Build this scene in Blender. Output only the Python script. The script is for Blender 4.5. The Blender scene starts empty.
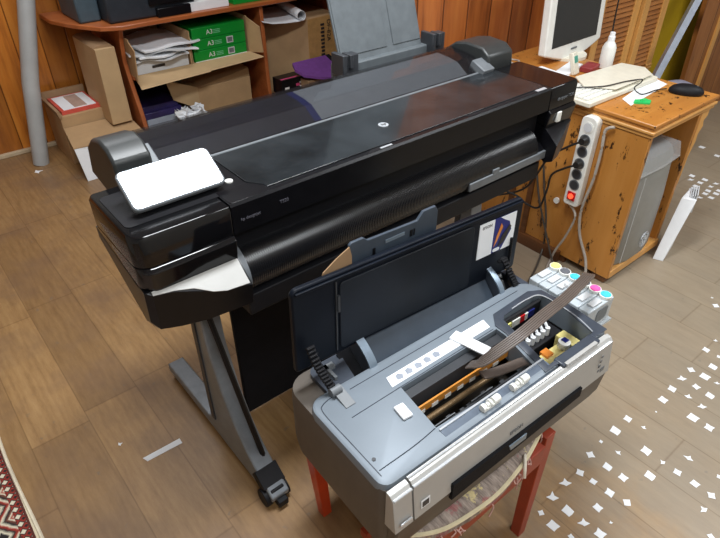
import bpy, bmesh, math, random
from mathutils import Matrix, Vector
random.seed(7)
S = bpy.context.scene
COL = S.collection
R = math.radians

# ------------------------------------------------------------------ materials
MATS = {}
def nodes(name):
    m = bpy.data.materials.new(name); m.use_nodes = True
    nt = m.node_tree
    b = nt.nodes['Principled BSDF']
    return m, nt, b
def coords(nt, scale=(1, 1, 1), rot=(0, 0, 0)):
    tc = nt.nodes.new('ShaderNodeTexCoord'); mp = nt.nodes.new('ShaderNodeMapping')
    mp.inputs['Scale'].default_value = scale; mp.inputs['Rotation'].default_value = rot
    nt.links.new(tc.outputs['Object'], mp.inputs['Vector'])
    return mp.outputs['Vector']
def noise(nt, vec, scale, detail=4, rough=.6):
    n = nt.nodes.new('ShaderNodeTexNoise')
    n.inputs['Scale'].default_value = scale; n.inputs['Detail'].default_value = detail
    n.inputs['Roughness'].default_value = rough
    nt.links.new(vec, n.inputs['Vector']); return n.outputs['Fac']
def ramp(nt, fac, stops):
    r = nt.nodes.new('ShaderNodeValToRGB'); e = r.color_ramp.elements
    while len(e) < len(stops): e.new(.5)
    for i, (p, c) in enumerate(stops):
        e[i].position = p; e[i].color = (*c, 1) if len(c) == 3 else c
    nt.links.new(fac, r.inputs['Fac']); return r.outputs['Color']
def mixc(nt, fac, a, b, mode='MIX'):
    m = nt.nodes.new('ShaderNodeMix'); m.data_type = 'RGBA'; m.blend_type = mode
    for s, v in ((m.inputs[0], fac), (m.inputs[6], a), (m.inputs[7], b)):
        if isinstance(v, (int, float)): s.default_value = v
        elif isinstance(v, tuple): s.default_value = (*v, 1)
        else: nt.links.new(v, s)
    return m.outputs[2]
def math_(nt, op, a, b=None, c=None):
    m = nt.nodes.new('ShaderNodeMath'); m.operation = op
    for i, v in enumerate((a, b, c)):
        if v is None: continue
        if isinstance(v, (int, float)): m.inputs[i].default_value = v
        else: nt.links.new(v, m.inputs[i])
    return m.outputs[0]
def bump(nt, b, h, strength=.2, dist=.002):
    bp = nt.nodes.new('ShaderNodeBump'); bp.inputs['Strength'].default_value = strength
    bp.inputs['Distance'].default_value = dist
    nt.links.new(h, bp.inputs['Height']); nt.links.new(bp.outputs[0], b.inputs['Normal'])
def sc(r, g, b):      # sRGB 0-255 -> linear
    f = lambda c: (c/255/12.92) if c/255 <= .04045 else ((c/255+.055)/1.055)**2.4
    return (f(r), f(g), f(b))
def plain(name, col, rough=.5, metal=0, var=.12, scale=30, bmp=0, coat=0, emit=None, es=1, spec=None):
    if name in MATS: return MATS[name]
    m, nt, b = nodes(name)
    v = coords(nt)
    f = noise(nt, v, scale)
    lo = tuple(c*(1-var) for c in col); hi = tuple(min(1, c*(1+var)) for c in col)
    nt.links.new(ramp(nt, f, [(.3, lo), (.7, hi)]), b.inputs['Base Color'])
    b.inputs['Roughness'].default_value = rough; b.inputs['Metallic'].default_value = metal
    b.inputs['Coat Weight'].default_value = coat; b.inputs['Coat Roughness'].default_value = .05
    if spec is not None: b.inputs['Specular IOR Level'].default_value = spec
    if bmp: bump(nt, b, noise(nt, v, scale*8, 2), bmp)
    if emit:
        b.inputs['Emission Color'].default_value = (*emit, 1); b.inputs['Emission Strength'].default_value = es
    MATS[name] = m; return m
def wood(name, c1, c2, c3, grain='z', rough=.4, scale=1, knots=False, chips=False, planks=None, coat=.2):
    """streaky wood grain running along one axis; planks = (axis, width) adds plank seams"""
    if name in MATS: return MATS[name]
    m, nt, b = nodes(name)
    s = {'x': (1.2, 14, 14), 'y': (14, 1.2, 14), 'z': (14, 14, 1.2)}[grain]
    v = coords(nt, tuple(q*scale for q in s))
    f = noise(nt, v, 1.6, 6, .65)
    col = ramp(nt, f, [(.25, c1), (.5, c2), (.78, c3)])
    f2 = noise(nt, coords(nt), 2.2*scale, 3)
    col = mixc(nt, .45, col, mixc(nt, 1, col, ramp(nt, f2, [(.3, (.5, .45, .4)), (.7, (1.25, 1.2, 1.1))]), 'MULTIPLY'))
    if knots:
        vo = nt.nodes.new('ShaderNodeTexVoronoi'); vo.inputs['Scale'].default_value = 1.0
        q = {'z': (5, 5, 1.9), 'x': (1.9, 5, 5), 'y': (5, 1.9, 5)}[grain]
        nt.links.new(coords(nt, q), vo.inputs['Vector'])
        k = ramp(nt, vo.outputs['Distance'], [(.0, (1, 1, 1)), (.08, (0, 0, 0))])
        col = mixc(nt, k, col, tuple(c*.25 for c in c1))
    if planks:
        ax, w = planks
        sep = nt.nodes.new('ShaderNodeSeparateXYZ'); nt.links.new(coords(nt), sep.inputs[0])
        t = math_(nt, 'DIVIDE', sep.outputs['XYZ'.index(ax.upper())], w)
        fl = math_(nt, 'FLOOR', t); fr = math_(nt, 'FRACT', t)
        wn = nt.nodes.new('ShaderNodeTexWhiteNoise'); wn.noise_dimensions = '1D'
        nt.links.new(fl, wn.inputs['W'])
        col = mixc(nt, 1, col, ramp(nt, wn.outputs['Value'], [(0, (.7, .66, .6)), (1, (1.15, 1.1, 1.05))]), 'MULTIPLY')
        d = math_(nt, 'ABSOLUTE', math_(nt, 'SUBTRACT', fr, .5))
        seam = ramp(nt, d, [(.47, (1, 1, 1)), (.49, (.28, .22, .18))])
        col = mixc(nt, 1, col, seam, 'MULTIPLY')
        bump(nt, b, ramp(nt, d, [(.46, (1, 1, 1)), (.5, (0, 0, 0))]), .6, .004)
    if chips:
        n3 = noise(nt, coords(nt, (9, 9, 3.2)), 2.6, 6, .75)
        k = ramp(nt, n3, [(.585, (0, 0, 0)), (.605, (1, 1, 1))])
        col = mixc(nt, k, col, sc(52, 28, 10))
    nt.links.new(col, b.inputs['Base Color'])
    b.inputs['Roughness'].default_value = rough
    b.inputs['Coat Weight'].default_value = coat; b.inputs['Coat Roughness'].default_value = .2
    MATS[name] = m; return m

M = {}
M['black'] = plain('black satin plastic', (.005, .005, .0065), .30, var=.2, spec=.28)
M['blackmat'] = plain('black matte plastic', (.008, .008, .010), .55, bmp=.1, spec=.25)
M['gloss'] = plain('glossy black plastic', (.005, .005, .006), .09, coat=.25, scale=6, spec=.4)
M['winglass'] = plain('dusty dark window', (.016, .019, .022), .17, coat=.25, scale=7, var=.5)
M['fabric'] = plain('black fabric', (.010, .010, .012), .75, bmp=.3, spec=.15)
M['dgray'] = plain('dark grey plastic', sc(52, 54, 58), .42, bmp=.05)
M['cap'] = plain('charcoal grey plastic', sc(50, 52, 52), .4)
M['mgray'] = plain('mid grey plastic', sc(104, 108, 112), .45, bmp=.05)
M['traygray'] = plain('grey tray plastic', sc(92, 98, 102), .5, bmp=.05)
M['standgray'] = plain('grey powder coated metal', sc(128, 134, 140), .38, .3)
M['bluegray'] = plain('blue grey plastic', sc(58, 68, 80), .42)
M['silver'] = plain('silver painted plastic', sc(118, 127, 136), .5, .2, var=.04, scale=12)
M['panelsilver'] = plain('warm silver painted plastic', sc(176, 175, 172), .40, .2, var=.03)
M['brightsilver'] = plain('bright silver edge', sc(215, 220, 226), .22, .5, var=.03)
M['casebrown'] = plain('dark taupe plastic', sc(84, 76, 68), .5, var=.08)
M['deckdark'] = plain('dark slate plastic', sc(58, 64, 74), .36)
M['lidblack'] = plain('blue black lid plastic', (.005, .007, .012), .40, spec=.14, scale=9, var=.3)
M['lidinner'] = plain('inner lid plastic', (.008, .011, .017), .48, spec=.25, scale=5, var=.5)
M['white'] = plain('white plastic', sc(228, 228, 222), .4, var=.04)
M['cream'] = plain('aged white plastic', sc(222, 217, 200), .45, var=.06)
M['paper'] = plain('white paper', sc(235, 237, 240), .7, var=.03)
M['graypaper'] = plain('greyish paper', sc(200, 202, 204), .7, var=.05)
M['card'] = plain('brown cardboard', sc(176, 143, 104), .8, var=.1, scale=9, bmp=.1)
M['card2'] = plain('light cardboard', sc(188, 158, 118), .8, var=.07, scale=7)
M['carddk'] = plain('worn cardboard', sc(152, 122, 90), .85, var=.12, scale=9)
M['green'] = plain('green ream wrap', sc(10, 140, 48), .35, var=.05)
M['purple'] = plain('purple felt', sc(116, 64, 140), .9, bmp=.5)
M['purplebox'] = plain('dark violet box', sc(44, 36, 84), .4, scale=14, var=.4)
M['printerblack'] = plain('blue grey printer plastic', sc(40, 46, 54), .45)
M['metalpipe'] = plain('dull galvanised pipe', sc(176, 178, 178), .5, .15, var=.1, scale=7)
M['orange'] = plain('orange painted wood', sc(196, 66, 28), .4, var=.15, scale=8)
M['redwood'] = plain('worn red painted wood', sc(150, 58, 34), .45, var=.2, scale=10)
M['cable'] = plain('grey cable', sc(168, 160, 150), .5)
M['cabledk'] = plain('black cable', (.012, .012, .012), .4)
M['gold'] = plain('amber encoder belt', sc(196, 128, 44), .4)
M['magenta'] = plain('magenta ink cap', sc(222, 90, 160), .4)
M['cyan'] = plain('cyan ink cap', sc(70, 186, 220), .4)
M['yellow'] = plain('pale yellow ink cap', sc(226, 222, 130), .4)
M['blackcap'] = plain('grey black ink cap', sc(96, 98, 104), .4)
M['red'] = plain('red plastic', sc(190, 20, 24), .4)
M['blue'] = plain('deep blue print', sc(18, 30, 110), .4)
M['maroon'] = plain('maroon booklet cover', sc(140, 50, 52), .5)
M['pcgray'] = plain('grey computer case plastic', sc(150, 150, 146), .42, .25, var=.05)
M['yellowboard'] = plain('mustard yellow board', sc(176, 146, 22), .6, var=.1, scale=4)
M['aluminium'] = plain('matte aluminium', sc(165, 172, 185), .4, .5)
M['rollgray'] = plain('grey media liner', sc(150, 156, 164), .5, var=.05)
M['navy'] = plain('navy band', sc(30, 44, 110), .5)
M['darknavy'] = plain('dusty near black navy', (.014, .016, .03), .5, scale=14, var=.5)
M['slate'] = plain('silver plastic with painted dark reflection', sc(84, 94, 108), .4, .2)  # silver strip with a dark reflection painted into its base colour
M['screen'] = plain('dark display glass', (.02, .022, .024), .15, var=.1, coat=.3)
M['neon'] = plain('red glowing switch', (.9, .08, .04), .3, emit=(1, .08, .03), es=1.6)
M['lcd'] = plain('lit display', (.8, .84, .9), .12, emit=(.9, .95, 1), es=.9, var=.01)
M['pink'] = plain('pink print', sc(205, 70, 120), .5)
M['ink'] = plain('dark printed ink', sc(50, 44, 40), .7)
M['faint'] = plain('faint silver print', sc(95, 95, 105), .5)
M['handle'] = plain('satin handle silver', sc(130, 145, 160), .35, .5)
M['skirting'] = plain('dusty skirting', sc(190, 170, 140), .7)
M['ceil'] = plain('off white ceiling', sc(205, 205, 200), .9)
M['plaster'] = plain('pale plaster wall', sc(170, 165, 155), .9)
M['orangefoil'] = plain('orange flex contact', sc(230, 140, 60), .3, .3)
M['wallwood'] = wood('varnished orange plank wall', sc(134, 76, 26), sc(188, 116, 42), sc(206, 138, 58), 'z', .4, 1, True, planks=('x', .13))
M['wallwood2'] = wood('varnished red brown plank wall', sc(118, 62, 26), sc(170, 98, 46), sc(192, 122, 62), 'z', .4, 1, True, planks=('x', .145))
M['shelfwood'] = wood('reddish laminate', sc(146, 76, 40), sc(178, 100, 54), sc(194, 116, 66), 'x', .4, .6)
M['deskwood'] = wood('worn varnished plywood', sc(176, 112, 46), sc(196, 132, 60), sc(208, 150, 78), 'x', .42, .7, chips=True)
M['deskside'] = wood('worn varnished plywood side', sc(168, 108, 44), sc(188, 128, 58), sc(198, 140, 72), 'z', .4, .5, chips=True)
M['deskdark'] = wood('dark stained timber', sc(74, 42, 20), sc(96, 58, 28), sc(120, 76, 40), 'y', .5)
M['lightwood'] = wood('light varnished timber', sc(206, 146, 74), sc(218, 162, 90), sc(228, 178, 110), 'z', .45, .8)
M['slatwood'] = wood('louvred slat timber', sc(140, 84, 36), sc(166, 106, 52), sc(186, 126, 68), 'x', .5)
M['doorwood'] = wood('brown plank door timber', sc(130, 78, 36), sc(172, 112, 58), sc(200, 142, 86), 'z', .5, .8, True, planks=('x', .16))

def floor_mat():
    m, nt, b = nodes('wood pattern linoleum')
    sep = nt.nodes.new('ShaderNodeSeparateXYZ'); nt.links.new(coords(nt), sep.inputs[0])
    X, Y = sep.outputs[0], sep.outputs[1]
    W, L = .165, .62
    tx = math_(nt, 'DIVIDE', math_(nt, 'ADD', X, .12), W)
    col_i = math_(nt, 'FLOOR', tx); fx = math_(nt, 'FRACT', tx)
    wn = nt.nodes.new('ShaderNodeTexWhiteNoise'); wn.noise_dimensions = '1D'; nt.links.new(col_i, wn.inputs['W'])
    ty = math_(nt, 'ADD', math_(nt, 'DIVIDE', Y, L), math_(nt, 'MULTIPLY', wn.outputs['Value'], 7))
    row = math_(nt, 'FLOOR', ty); fy = math_(nt, 'FRACT', ty)
    cmb = nt.nodes.new('ShaderNodeCombineXYZ'); nt.links.new(col_i, cmb.inputs[0]); nt.links.new(row, cmb.inputs[1])
    w2 = nt.nodes.new('ShaderNodeTexWhiteNoise'); w2.noise_dimensions = '2D'; nt.links.new(cmb.outputs[0], w2.inputs['Vector'])
    g = noise(nt, coords(nt, (9, 1.6, 1)), 4.0, 8, .75)
    # swirling cathedral grain
    wv = nt.nodes.new('ShaderNodeTexWave'); wv.inputs['Scale'].default_value = 9; wv.inputs['Distortion'].default_value = 9
    wv.inputs['Detail'].default_value = 3; wv.inputs['Detail Scale'].default_value = 1.2
    nt.links.new(coords(nt, (1.6, .28, 1)), wv.inputs['Vector'])
    c = ramp(nt, g, [(.25, sc(126, 94, 58)), (.5, sc(152, 118, 76)), (.8, sc(172, 138, 94))])
    c = mixc(nt, .10, c, ramp(nt, wv.outputs['Fac'], [(0, sc(132, 96, 62)), (1, sc(184, 148, 106))]))
    c = mixc(nt, 1, c, ramp(nt, w2.outputs['Value'], [(0, (.78, .76, .74)), (1, (1.08, 1.08, 1.07))]), 'MULTIPLY')
    dirt = noise(nt, coords(nt, (1, 1, 1)), 2.6, 5, .6)
    c = mixc(nt, ramp(nt, dirt, [(.45, (0, 0, 0)), (.65, (.75, .75, .75))]), c, sc(116, 90, 68))
    # the right side of the room is dusty and trodden grey
    dust = math_(nt, 'ADD', math_(nt, 'MULTIPLY', math_(nt, 'SUBTRACT', X, .55), 1.1), math_(nt, 'MULTIPLY', math_(nt, 'SUBTRACT', dirt, .5), 1.6))
    dm = ramp(nt, dust, [(0, (0, 0, 0)), (.5, (.7, .7, .7)), (1.0, (.8, .8, .8))])
    c = mixc(nt, dm, c, mixc(nt, g, sc(132, 121, 105), sc(164, 154, 136)))
    spots = noise(nt, coords(nt, (1, 1, 1)), 26, 3, .5)
    c = mixc(nt, ramp(nt, spots, [(.68, (0, 0, 0)), (.74, (.35, .35, .35))]), c, sc(96, 96, 92))
    dx = math_(nt, 'ABSOLUTE', math_(nt, 'SUBTRACT', fx, .5)); dy = math_(nt, 'ABSOLUTE', math_(nt, 'SUBTRACT', fy, .5))
    c = mixc(nt, 1, c, ramp(nt, dx, [(.485, (1, 1, 1)), (.497, (.72, .68, .62))]), 'MULTIPLY')
    c = mixc(nt, 1, c, ramp(nt, dy, [(.494, (1, 1, 1)), (.499, (.75, .7, .65))]), 'MULTIPLY')
    nt.links.new(c, b.inputs['Base Color'])
    b.inputs['Roughness'].default_value = .42
    bump(nt, b, g, .08, .001)
    return m
M['floor'] = floor_mat()

def rug_mat():
    m, nt, b = nodes('persian carpet pile')
    sep = nt.nodes.new('ShaderNodeSeparateXYZ'); nt.links.new(coords(nt), sep.inputs[0])
    X, Y = sep.outputs[0], sep.outputs[1]      # object origin sits on the rug's right edge, x negative inside
    def cell(v, p): return math_(nt, 'ABSOLUTE', math_(nt, 'SUBTRACT', math_(nt, 'FRACT', math_(nt, 'DIVIDE', v, p)), .5))
    a, c_ = cell(X, .075), cell(Y, .095)
    r = math_(nt, 'ADD', math_(nt, 'POWER', a, 1.0), math_(nt, 'MULTIPLY', c_, 1.0))
    wob = math_(nt, 'MULTIPLY', math_(nt, 'SUBTRACT', noise(nt, coords(nt), 60, 2), .5), .16)
    r = math_(nt, 'ADD', r, wob)
    K, Wt, Rd, Br = sc(34, 30, 30), sc(214, 204, 180), sc(156, 48, 34), sc(110, 62, 46)
    rp = ramp(nt, r, [(0, Wt), (.08, Rd), (.16, Wt), (.22, Br), (.34, K), (.44, Wt), (.52, Rd), (.62, K), (.75, Wt), (.82, K)])
    for n in nt.nodes:
        if n.type == 'VALTORGB': n.color_ramp.interpolation = 'LINEAR'
    # guard stripes near the edge
    d = math_(nt, 'MULTIPLY', X, -1)
    z1 = cell(Y, .026)
    stripe = ramp(nt, math_(nt, 'ADD', z1, math_(nt, 'MULTIPLY', cell(X, .02), .8)), [(.25, Wt), (.35, K), (.6, Rd), (.75, K)])
    col = mixc(nt, math_(nt, 'LESS_THAN', d, .038), rp, stripe)
    col = mixc(nt, math_(nt, 'LESS_THAN', d, .016), col, sc(86, 42, 34))
    col = mixc(nt, math_(nt, 'LESS_THAN', d, .010), col, sc(214, 200, 172))
    nt.links.new(col, b.inputs['Base Color']); b.inputs['Roughness'].default_value = .95
    bump(nt, b, noise(nt, coords(nt), 400, 2), .6, .003)
    return m
M['rug'] = rug_mat()

def seat_mat():
    m, nt, b = nodes('worn torn upholstery')
    n1 = noise(nt, coords(nt), 16, 5, .7); n2 = noise(nt, coords(nt, (1, 1, 1)), 26, 3); n3 = noise(nt, coords(nt, (150, 30, 1), (0, 0, .3)), 1, 3)
    c = ramp(nt, n3, [(.3, sc(112, 98, 90)), (.7, sc(176, 160, 148))])
    c = mixc(nt, ramp(nt, n1, [(.58, (0, 0, 0)), (.61, (1, 1, 1))]), c, sc(206, 188, 140))
    c = mixc(nt, ramp(nt, n2, [(.55, (0, 0, 0)), (.62, (.7, .7, .7))]), c, sc(160, 92, 92))
    nt.links.new(c, b.inputs['Base Color']); b.inputs['Roughness'].default_value = .95
    bump(nt, b, n3, .8, .006)
    return m
M['seat'] = seat_mat()

def ribbed(name, col, per, rough=.35):
    m, nt, b = nodes(name)
    sep = nt.nodes.new('ShaderNodeSeparateXYZ'); nt.links.new(coords(nt), sep.inputs[0])
    f = math_(nt, 'ABSOLUTE', math_(nt, 'SUBTRACT', math_(nt, 'FRACT', math_(nt, 'DIVIDE', sep.outputs[0], per)), .5))
    b.inputs['Base Color'].default_value = (*col, 1); b.inputs['Roughness'].default_value = rough
    bump(nt, b, f, .6, .002); return m
M['ribs'] = ribbed('fine ribbed black plastic', (.006, .006, .007), .005, .24)

def smoked():
    m, nt, b = nodes('smoked transparent cover')
    b.inputs['Base Color'].default_value = (.012, .011, .013, 1); b.inputs['Roughness'].default_value = .06
    b.inputs['Alpha'].default_value = .38; b.inputs['Coat Weight'].default_value = .5
    return m
M['smoke'] = smoked()
def clearish(name, col, alpha):
    m, nt, b = nodes(name)
    b.inputs['Base Color'].default_value = (*col, 1); b.inputs['Roughness'].default_value = .2
    b.inputs['Alpha'].default_value = alpha; return m
M['tank'] = clearish('frosted clear plastic', sc(205, 214, 220), .72)
M['bag'] = clearish('clear polythene', sc(215, 218, 220), .35)
M['ribbon'] = plain('grey tube ribbon', sc(92, 82, 76), .35, var=.1)

# ------------------------------------------------------------------ geometry
def new(): return bmesh.new()
def box(bm, x0, x1, y0, y1, z0, z1, mi=0, rot=None, piv=None):
    vs = [bm.verts.new(p) for p in ((x0,y0,z0),(x1,y0,z0),(x1,y1,z0),(x0,y1,z0),(x0,y0,z1),(x1,y0,z1),(x1,y1,z1),(x0,y1,z1))]
    for f in ((0,3,2,1),(4,5,6,7),(0,1,5,4),(1,2,6,5),(2,3,7,6),(3,0,4,7)):
        bm.faces.new([vs[i] for i in f]).material_index = mi
    if rot is not None:
        c = Vector(piv) if piv else Vector(((x0+x1)/2, (y0+y1)/2, (z0+z1)/2))
        bmesh.ops.transform(bm, matrix=Matrix.Translation(c) @ rot @ Matrix.Translation(-c), verts=vs)
    return vs
def prism(bm, pts, ax, a, b, mi=0):
    def P(p, t):
        return {'x': (t, p[0], p[1]), 'y': (p[0], t, p[1]), 'z': (p[0], p[1], t)}[ax]
    A = [bm.verts.new(P(p, a)) for p in pts]; B = [bm.verts.new(P(p, b)) for p in pts]
    fs = [bm.faces.new(A), bm.faces.new(B[::-1])]
    n = len(pts)
    for i in range(n): fs.append(bm.faces.new((A[i], B[i], B[(i+1) % n], A[(i+1) % n])))
    for f in fs: f.material_index = mi
    bmesh.ops.recalc_face_normals(bm, faces=fs)
    return A+B
def loft(bm, secs, mi=0, caps=True):
    rows = [[bm.verts.new(p) for p in s] for s in secs]; n = len(rows[0]); fs = []
    for a, b in zip(rows, rows[1:]):
        for i in range(n): fs.append(bm.faces.new((a[i], a[(i+1) % n], b[(i+1) % n], b[i])))
    if caps: fs += [bm.faces.new(rows[0][::-1]), bm.faces.new(rows[-1])]
    for f in fs: f.material_index = mi
    bmesh.ops.recalc_face_normals(bm, faces=fs)
def smooth_path(pts, sub=6):
    P = [Vector(p) for p in pts]
    if len(P) < 3: return P
    out = []
    for i in range(len(P)-1):
        p0, p1, p2, p3 = P[max(i-1, 0)], P[i], P[i+1], P[min(i+2, len(P)-1)]
        for k in range(sub):
            t = k/sub
            out.append(.5*((2*p1)+(-p0+p2)*t+(2*p0-5*p1+4*p2-p3)*t*t+(-p0+3*p1-3*p2+p3)*t**3))
    return out+[P[-1]]
def tube(bm, pts, r, n=8, mi=0, smooth=True):
    P = smooth_path(pts) if smooth else [Vector(p) for p in pts]
    up = Vector((0, 0, 1)); secs = []
    for i, p in enumerate(P):
        t = (P[min(i+1, len(P)-1)]-P[max(i-1, 0)]).normalized()
        a = t.cross(up)
        if a.length < .05: a = t.cross(Vector((1, 0, 0)))
        a.normalize(); b = t.cross(a).normalized()
        rr = r[min(i, len(r)-1)] if isinstance(r, list) else r
        secs.append([p+a*math.cos(2*math.pi*k/n)*rr+b*math.sin(2*math.pi*k/n)*rr for k in range(n)])
    loft(bm, secs, mi)
def cyl(bm, c, r, h, axis='z', n=24, mi=0, r2=None):
    r2 = r if r2 is None else r2; c = Vector(c); secs = []
    for t, rr in ((0, r), (h, r2)):
        s = []
        for k in range(n):
            a = 2*math.pi*k/n; u, v = math.cos(a)*rr, math.sin(a)*rr
            s.append(c+Vector({'z': (u, v, t), 'x': (t, u, v), 'y': (u, t, v)}[axis]))
        secs.append(s)
    loft(bm, secs, mi)
def lathe(bm, c, prof, n=24, mi=0):
    c = Vector(c)
    loft(bm, [[c+Vector((math.cos(2*math.pi*k/n)*r, math.sin(2*math.pi*k/n)*r, z)) for k in range(n)] for r, z in prof], mi)
def band(bm, pts, w, th, mi=0, wv=None):
    """flat ribbon of width w, thickness th along a smooth path; w direction horizontal"""
    P = smooth_path(pts); secs = []
    for i, p in enumerate(P):
        t = (P[min(i+1, len(P)-1)]-P[max(i-1, 0)]).normalized()
        a = Vector(wv).normalized() if wv else t.cross(Vector((0, 0, 1))).normalized()
        b = t.cross(a).normalized()
        secs.append([p+a*w/2+b*th/2, p-a*w/2+b*th/2, p-a*w/2-b*th/2, p+a*w/2-b*th/2])
    loft(bm, secs, mi)
def rrect(x0, x1, y0, y1, r, n=5):
    if not isinstance(r, (list, tuple)): r = [r]*4
    o = []
    for (cx, cy, a0, q) in ((x1-r[1], y0+r[1], -90, r[1]), (x1-r[2], y1-r[2], 0, r[2]), (x0+r[3], y1-r[3], 90, r[3]), (x0+r[0], y0+r[0], 180, r[0])):
        if q < 1e-4: o.append((cx, cy)); continue
        for k in range(n+1):
            a = R(a0+90*k/n); o.append((cx+math.cos(a)*q, cy+math.sin(a)*q))
    return o

def wm(o):
    m = Matrix.Identity(4); ch = []
    while o: ch.append(o); o = o.parent
    for q in reversed(ch): m = m @ Matrix.LocRotScale(q.location, q.rotation_euler, q.scale)
    return m
def obj(name, bm, mats, parent=None, bevel=0, seg=2, world=False, shade=True, label=None):
    """link bm as one mesh; world=True: bm is in world coordinates and is brought into the parent's frame"""
    if parent is not None and world: bm.transform(wm(parent).inverted())
    me = bpy.data.meshes.new(name); bm.to_mesh(me); bm.free()
    if not isinstance(mats, (list, tuple)): mats = [mats]
    for m in mats: me.materials.append(M[m] if isinstance(m, str) else m)
    o = bpy.data.objects.new(name, me); COL.objects.link(o)
    if parent is not None: o.parent = parent
    if bevel:
        b = o.modifiers.new('bevel', 'BEVEL'); b.width = bevel; b.segments = seg; b.limit_method = 'ANGLE'; b.angle_limit = R(35)
        b.harden_normals = False
    if shade:
        for p in me.polygons: p.use_smooth = True
        try: me.set_sharp_from_angle(angle=R(32))
        except Exception: pass
    if label: o['label'] = label
    return o
def tag(o, label, cat, group=None, kind=None):
    o['label'] = label; o['category'] = cat
    if group: o['group'] = group
    if kind: o['kind'] = kind
    return o
def thing(name, loc, rz, label, cat, group=None):
    o = bpy.data.objects.new(name, None); COL.objects.link(o); o.empty_display_size = .05
    o.location = loc; o.rotation_euler = (0, 0, rz); return tag(o, label, cat, group)
def solo(name, bm, mats, label, cat, group=None, bevel=0, kind=None, shade=True):
    """a thing that is one mesh, built in world coordinates, origin moved to its base"""
    xs = [v.co for v in bm.verts]
    c = Vector(((min(v.x for v in xs)+max(v.x for v in xs))/2, (min(v.y for v in xs)+max(v.y for v in xs))/2, min(v.z for v in xs)))
    bm.transform(Matrix.Translation(-c))
    o = obj(name, bm, mats, bevel=bevel, shade=shade); o.location = c
    return tag(o, label, cat, group, kind)
def struct(name, bm, mat, bevel=0):
    o = obj(name, bm, mat, bevel=bevel, shade=False); o['kind'] = 'structure'; return o
def cut(o, cutters):
    """subtract the cutter meshes from o and bake the result"""
    tmp = []
    for bm in cutters:
        me = bpy.data.meshes.new('c'); bmesh.ops.recalc_face_normals(bm, faces=bm.faces[:]); bm.to_mesh(me); bm.free()
        c = bpy.data.objects.new('c', me); COL.objects.link(c)
        if o.parent: c.parent = o.parent
        tmp.append(c)
        md = o.modifiers.new('cut', 'BOOLEAN'); md.operation = 'DIFFERENCE'; md.solver = 'EXACT'; md.object = c
    bpy.context.view_layer.update()
    dg = bpy.context.evaluated_depsgraph_get()
    me = bpy.data.meshes.new_from_object(o.evaluated_get(dg), depsgraph=dg)
    old = o.data; o.modifiers.clear(); o.data = me
    for p in me.polygons: p.use_smooth = True
    try: me.set_sharp_from_angle(angle=R(32))
    except Exception: pass
    for c in tmp: bpy.data.objects.remove(c)
def text(name, s, size, mat, mw, parent=None, th=.0004, world=True, shear=0):
    cu = bpy.data.curves.new('t', 'FONT'); cu.body = s; cu.size = size; cu.extrude = th; cu.align_x = 'CENTER'; cu.align_y = 'CENTER'; cu.shear = shear
    t = bpy.data.objects.new('t', cu); COL.objects.link(t); bpy.context.view_layer.update()
    me = bpy.data.meshes.new_from_object(t); bpy.data.objects.remove(t)
    if parent is not None and world: mw = wm(parent).inverted() @ mw
    me.transform(mw); me.materials.clear(); me.materials.append(M[mat])
    o = bpy.data.objects.new(name, me); COL.objects.link(o)
    if parent is not None: o.parent = parent
    return o
def frame(o, x, y):      # matrix whose local X, Y axes are the given directions, at point o
    x = Vector(x).normalized(); z = x.cross(Vector(y)).normalized(); y = z.cross(x)
    m = Matrix((x, y, z)).transposed().to_4x4(); m.translation = Vector(o); return m

# ------------------------------------------------------------------ setting
b = new(); box(b, -2.2, 4.9, -2.6, 2.75, -.05, 0); struct('floor', b, 'floor')
b = new(); box(b, -2.2, 4.9, 2.65, 2.75, 0, 1.5); struct('wall_back', b, 'wallwood')
b = new(); box(b, -2.2, 4.9, 2.655, 2.75, 1.5, 2.6); struct('wall_back_upper', b, 'plaster')  # unseen; plaster put in for a greyer reflection in the printer window
b = new(); box(b, -2.2, 4.9, 2.64, 2.655, 1.485, 1.515); struct('trim_1', b, 'skirting')
b = new(); box(b, 1.27, 4.8, .80, .86, 0, 2.6); struct('wall_partition', b, 'wallwood2')
b = new(); box(b, -2.3, -2.2, -2.6, 2.75, 0, 2.6); struct('wall_left', b, 'plaster')
b = new(); box(b, 4.8, 4.9, -2.6, 2.65, 0, 2.6); struct('wall_right', b, 'plaster')
b = new(); box(b, -2.2, 4.9, -2.7, -2.6, 0, 2.6); struct('wall_front', b, 'plaster')
b = new(); box(b, -2.3, 4.9, -2.7, 2.75, 2.6, 2.68); struct('ceiling', b, 'ceil')
b = new(); box(b, -2.2, .76, 2.625, 2.65, 0, .022); struct('baseboard_back', b, 'skirting', .004)

# ------------------------------------------------------------------ large format printer
hp = thing('large_format_printer', (0, 0, 0), 0, 'wide black large-format printer on a grey stand, small touch screen at its left end', 'printer')
W = True
def P(name, bm, mat, par=hp, **k): return obj(name, bm, mat, par, **k)
# left and right glossy housings
def end_housing(xi, xo):
    s = 1 if xo > xi else -1
    bm = new()
    r = .030
    xs = sorted((xi, xo))
    rr = [r if xo < xi else 0, .012 if xo > xi else 0, .01, .01]
    lo = rrect(xs[0], xs[1], -.002, .215, rr); bm_pts = lo
    q = rrect(xs[0]+(.004 if xo < xi else 0), xs[1]-(.004 if xo > xi else 0), .002, .213, rr)
    loft(bm, [[(x, y, .806) for x, y in lo], [(x, y, .862) for x, y in lo], [(x, y, .870) for x, y in q]])
    lo2 = rrect(xs[0], xs[1], -.012, .215, rr)
    loft(bm, [[(x, y, .752+max(0, y-.02)*.22) for x, y in rrect(xs[0], xs[1], -.004, .215, rr)], [(x, y, .799) for x, y in lo2], [(x, y, .806) for x, y in rrect(xs[0], xs[1], -.003, .215, rr)]])
    return bm
P('end_housing', end_housing(.191, .0), 'gloss', bevel=.002)
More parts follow.
